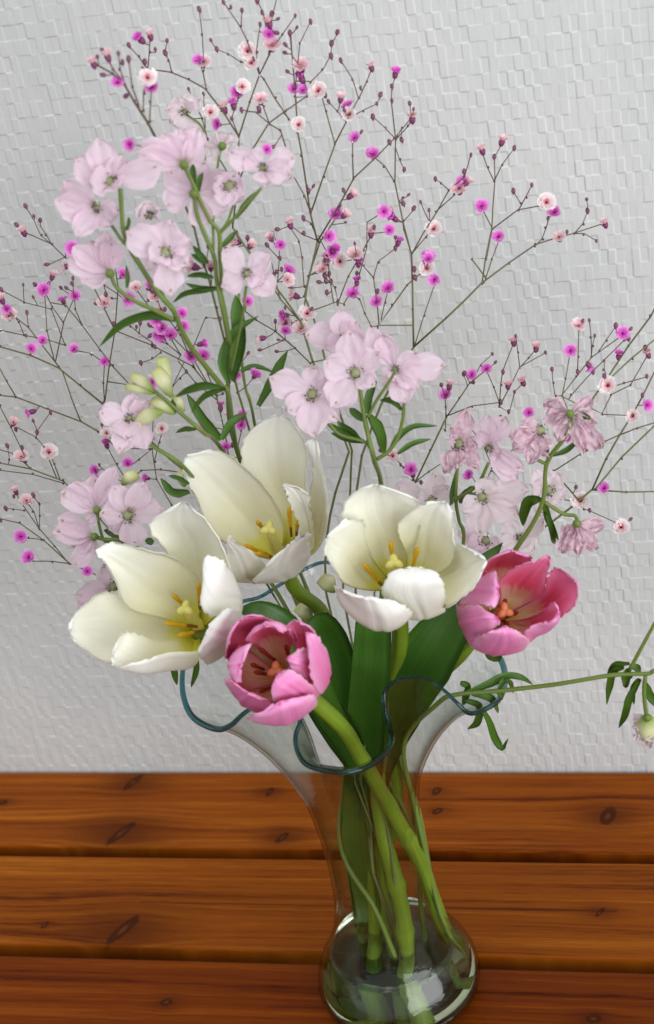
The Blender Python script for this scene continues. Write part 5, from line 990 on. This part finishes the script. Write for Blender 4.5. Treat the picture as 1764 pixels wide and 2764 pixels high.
S.branch(c_E, [(1000, 820), (790, 450), (720, 330), (700, 190), (705, 60)], 3.6, 2.6, .9, .3); S.branch(c_E, [(850, 300), (740, 285), (650, 290), (590, 350)], 3.2, 2.6, .3, .1); S.branch(c_E, [(590, 350), (540, 260), (490, 175)], 2.6, 2.4, .1, 0); S.branch(c_E, [(590, 350), (580, 300)], 2.4, 2.4, .1, 0); S.branch(c_E, [(700, 190), (640, 240), (600, 270)], 2.4, 2.4, .1, 0); S.branch(c_E, [(690, 190), (560, 190), (500, 135)], 2.6, 2.4, .1, 0); S.branch(c_E, [(715, 250), (735, 160), (745, 120)], 2.6, 2.4, .5, .2); S.branch(c_E, [(590, 350), (520, 320), (456, 268)], 2.2, 2, .1, 0)
S.branch(c_C, [(1100, 1080), (1080, 960), (1060, 895)], 3, 2.4, .3, .1); S.branch(c_C, [(1090, 1060), (1110, 960), (1117, 895)], 3, 2.4, .3, .1)

S = add_spray('ll', 'low gypsophila spray at the far left edge beside the drooping mauve larkspur blooms', 0.04, P(1070, 2600, -.008), (-0.02, 0.0))
S.branch(ident, NECK(8) + [(900, 1880), (720, 1790), (560, 1700), (420, 1630), (281, 1562)], 6, 4.6, 1, .9, True)
S.branch(c_E, [(480, 790), (375, 740), (320, 720), (250, 640), (180, 560), (95, 440), (70, 390)], 3.6, 2.4, .8, .1); S.branch(c_E, [(320, 720), (200, 610), (90, 530), (0, 515), (-40, 505)], 3.4, 2.6, .7, .2); S.branch(c_E, [(320, 720), (240, 712), (150, 708)], 3, 2.6, .5, .2); S.branch(c_E, [(180, 560), (182, 500), (180, 447)], 2.4, 2, .2, 0); S.branch(c_E, [(180, 560), (150, 480), (125, 440)], 2.6, 2.4, .2, 0); S.branch(c_E, [(110, 475), (60, 470), (25, 466)], 2.2, 2, .1, 0); S.branch(c_E, [(190, 610), (130, 600), (110, 595)], 2.4, 2.4, .1, 0)
S.branch(ident, [(560, 1700), (400, 1540), (270, 1400), (170, 1296), (82, 1264), (0, 1249), (-40, 1240)], 4.4, 3.4, .95, .7); S.branch(c_E, [(290, 350), (150, 305), (0, 285), (-40, 280)], 3, 2.6, .4, .2); S.branch(c_E, [(275, 330), (250, 260), (232, 220)], 2.8, 2.6, .3, .2); S.branch(c_E, [(260, 325), (200, 180), (165, 140), (75, 90)], 2.8, 2.2, .3, .1); S.branch(c_E, [(165, 140), (172, 110), (232, 22)], 2.2, 2, .1, 0); S.branch(c_E, [(140, 280), (60, 215), (0, 195)], 2.6, 2.4, .2, .1); S.branch(c_E, [(110, 230), (50, 90), (0, -10), (-30, -80)], 3, 2.8, .9, .8); S.branch(c_E, [(140, 285), (120, 250), (100, 235)], 2.6, 2.4, .2, .1); S.branch(c_E, [(40, 240), (33, 180)], 2.2, 2, .1, 0)

# florets and buds, as seen: (crop, kind, spots)
SPOTS = [
 (c_A, 'm', [(912, 277), (540, 378), (697, 403), (820, 493), (1000, 573), (597, 668), (1238, 157), (1095, 428), (1355, 410), (1395, 415), (1228, 690), (333, 1145), (1515, 1090), (1290, 1128), (1527, 1165)]),
 (c_A, 'w', [(678, 357), (968, 518), (1140, 235), (1157, 290), (1465, 418), (1375, 575), (1115, 400)]),
 (c_A, 'p', [(1252, 207), (1200, 458), (1385, 300), (935, 285)]), (c_A, 'h', [(690, 160), (492, 255), (428, 288), (105, 1066), (1335, 1030), (1157, 1130)]),
 (c_A, 'b', [(448, 262), (545, 246), (564, 287), (592, 272), (475, 345), (593, 208), (715, 228), (761, 245), (580, 442), (657, 316), (917, 43), (998, 227), (1029, 10), (1063, 32), (1114, 48), (1207, 57), (1198, 112), (1280, 87), (1360, 72), (1430, 98), (1335, 152), (1367, 127), (1315, 206), (1313, 243), (1325, 330), (1185, 3), (1525, 200), (1525, 258), (1513, 467), (868, 410), (937, 432), (810, 568), (1112, 507), (1193, 503), (1068, 548), (1420, 880), (1432, 968), (155, 996), (184, 1016), (1257, 1077), (1400, 1075), (960, 1135), (1290, 1190), (1140, 1097), (1398, 1005)]),
 (c_B, 'm', [(218, 455), (250, 593), (327, 663), (712, 785), (795, 887), (868, 1018), (1107, 912), (168, 923), (375, 910), (398, 990), (565, 1105)]),
 (c_B, 'w', [(225, 493), (1075, 870), (590, 985)]), (c_B, 'p', [(1130, 1020), (400, 915), (698, 812), (250, 1095)]), (c_B, 'h', [(320, 285), (497, 505), (797, 643), (1327, 960), (238, 838), (320, 1000), (209, 925)]),
 (c_B, 'b', [(60, 93), (152, 186), (150, 240), (190, 260), (275, 378), (410, 372), (410, 433), (137, 436), (345, 446), (328, 503), (503, 470), (452, 602), (463, 730), (400, 612), (750, 667), (851, 675), (937, 637), (597, 770), (1012, 796), (933, 822), (482, 838), (457, 852), (534, 870), (504, 897), (570, 905), (210, 957), (50, 820), (30, 940), (1252, 907), (1290, 1037), (1082, 940), (425, 1068)]),
 (c_C, 'm', [(568, 240), (200, 312), (288, 357), (345, 340), (30, 400), (143, 582), (195, 545), (340, 585), (480, 643), (590, 355), (700, 285), (838, 420), (745, 490), (785, 520), (735, 520), (845, 480), (935, 615), (1178, 700), (1330, 222), (1315, 500), (1305, 430), (1140, 365), (1040, 1035), (945, 940), (1110, 935), (690, 1000), (588, 1110), (437, 1145), (670, 1180), (720, 450), (1085, 705), (700, 740), (880, 620)]),
 (c_C, 'w', [(1415, 420), (1315, 463), (490, 972), (225, 1060), (745, 952)]), (c_C, 'p', [(295, 205), (40, 430), (625, 300), (715, 340), (480, 370), (1325, 265), (1350, 335), (1385, 490), (1475, 215), (880, 200), (97, 1080), (1080, 90)]), (c_C, 'h', [(970, 205), (1055, 890), (62, 922), (242, 245)]), (c_C, 'g', [(1117, 890), (490, 1022)]),
 (c_C, 'b', [(5, 310), (106, 288), (123, 416), (152, 345), (331, 283), (280, 302), (335, 258), (440, 375), (515, 350), (487, 332), (603, 297), (645, 465), (628, 482), (523, 468), (1013, 445), (740, 547), (712, 573), (648, 648), (858, 688), (1143, 603), (1197, 588), (1275, 595), (1507, 323), (1470, 275), (1500, 270), (152, 915), (232, 878), (170, 968), (72, 955), (32, 1030), (457, 1118), (1025, 790), (1265, 237), (680, 310), (760, 400), (700, 400), (1040, 120), (1230, 105)]),
 (c_E, 'm', [(95, 595), (130, 690), (402, 755)]), (c_E, 'h', [(70, 383)]), (c_E, 'p', [(122, 428)]), (c_E, 'b', [(25, 465), (180, 443), (3, 522)]),
 (c_D, 'm', [(497, 167), (525, 265), (312, 303), (150, 327), (258, 367), (1393, 512), (1153, 592), (697, 703), (765, 675), (577, 795), (1507, 843), (417, 1140), (685, 1165), (960, 877), (1145, 985)]),
 (c_D, 'w', [(490, 213), (90, 180), (672, 912), (1325, 752), (1440, 893), (333, 1077)]), (c_D, 'p', [(160, 150), (10, 215), (1190, 475)]), (c_D, 'h', [(1510, 605), (932, 732), (890, 548), (995, 575)]), (c_D, 'g', [(1375, 612)]),
 (c_D, 'b', [(345, 120), (168, 235), (437, 255), (50, 273), (30, 323), (900, 523), (793, 607), (1038, 600), (1068, 678), (842, 690), (895, 782), (598, 765), (708, 738), (832, 827), (868, 873), (1240, 452), (1265, 523), (1362, 477), (1308, 640), (1505, 710), (1485, 797), (803, 917), (1258, 692), (1187, 690), (1420, 535)]),
 (F_, 'w', [(1100, 135), (1470, 195), (1683, 332)]), (F_, 'm', [(1594, 130)]), (F_, 'b', [(600, 95), (645, 100), (1520, 245)]),
]
extra = []
for cv, kind, lst in SPOTS:
    for (x, y) in lst:
        px, py = cv(x, y); rr = random.Random(int(px * 13 + py * 29))
        if rr.random() < 0.42 and py < 1450:
            a = rr.uniform(-2.9, -0.25); d = rr.uniform(16, 40); extra.append((px + d * math.cos(a), py + d * math.sin(a)))
SPOTS += [(ident, 'b', [q for i, q in enumerate(extra) if i % 4]), (ident, 'g', extra[::8]), (ident, 'h', extra[4::8])]
for cv, kind, lst in SPOTS:
    for (x, y) in lst:
        px, py = cv(x, y); rr = random.Random(int(px * 31 + py * 17))
        best = None
        for key, S in SPRAYS.items():
            b = S.attach(px, py)
            if best is None or b[0] < best[0][0]: best = (b, S)
        (cost, ax, ay, dist), S = best
        a3 = S.p3((ax, ay)); yd = S.depth(px, py) + rr.uniform(-1, 1) * min(0.012, 0.00016 * dist)
        t3 = P(px, py, min(0.172, yd)); view = VIEW(t3)
        d = t3 - a3; ld = np.linalg.norm(d); pd = unit(d) if ld > 0.003 else unit(np.array([0.1 * rr.uniform(-3, 3), 0, 1.0]))
        up = np.array([0, 0, 1.0])
        if kind == 'b':
            ax_ = unit(pd + 0.3 * up); sc = 0.00092 * rr.uniform(.75, 1.3)
            tail = t3 - ax_ * sc * 1.6
            m = Matrix.Translation(Vector(t3)) @ norm_rot(ax_, rr.random() * 6) @ Matrix.Scale(sc, 4)
            link('bud', BUD, S.o, m)
        else:
            if kind in ('w',): ax_ = unit(view + 0.5 * pd + 0.25 * np.array([rr.uniform(-1, 1), rr.uniform(-1, 1), rr.uniform(-.5, 1)])); sc = 0.0043 * rr.uniform(.8, 1.1)
            elif kind == 'm': ax_ = unit(view * rr.uniform(.5, 1.1) + 0.7 * pd + 0.3 * np.array([rr.uniform(-1, 1), rr.uniform(-1, 1), rr.uniform(-.5, 1)])); sc = 0.0036 * rr.uniform(.75, 1.12)
            elif kind == 'p': ax_ = unit(view * .6 + 0.8 * pd + 0.2 * up); sc = 0.0040 * rr.uniform(.85, 1.1)
            else: ax_ = unit(pd + 0.3 * up + 0.2 * view); sc = 0.0034 * rr.uniform(.9, 1.1)
            tail = t3 - ax_ * sc * 1.0
            lst2 = FLO[(kind, 1)]
            m = Matrix.Translation(Vector(t3)) @ norm_rot(ax_, rr.random() * 6) @ Matrix.Scale(sc, 4)
            link('floret', lst2[rr.randrange(len(lst2))], S.o, m)
        if np.linalg.norm(tail - a3) > 0.0008:
            md = (a3 + tail) / 2 + np.array([rr.uniform(-1, 1), rr.uniform(-1, 1), rr.uniform(-1, 0.3)]) * 0.03 * ld
            S.g.tube(catmull([a3, md, tail], 5), np.linspace(2.5, 2.1, 5) * 0.5 * 0.000215, 5, tint=0.15)
for S in SPRAYS.values():
    S.g.build('branched_stem', [M_GSTEM], S.o)
    gl = S.gl.build('glitter', [M_GLITTER], S.o, False); gl['kind'] = 'stuff'
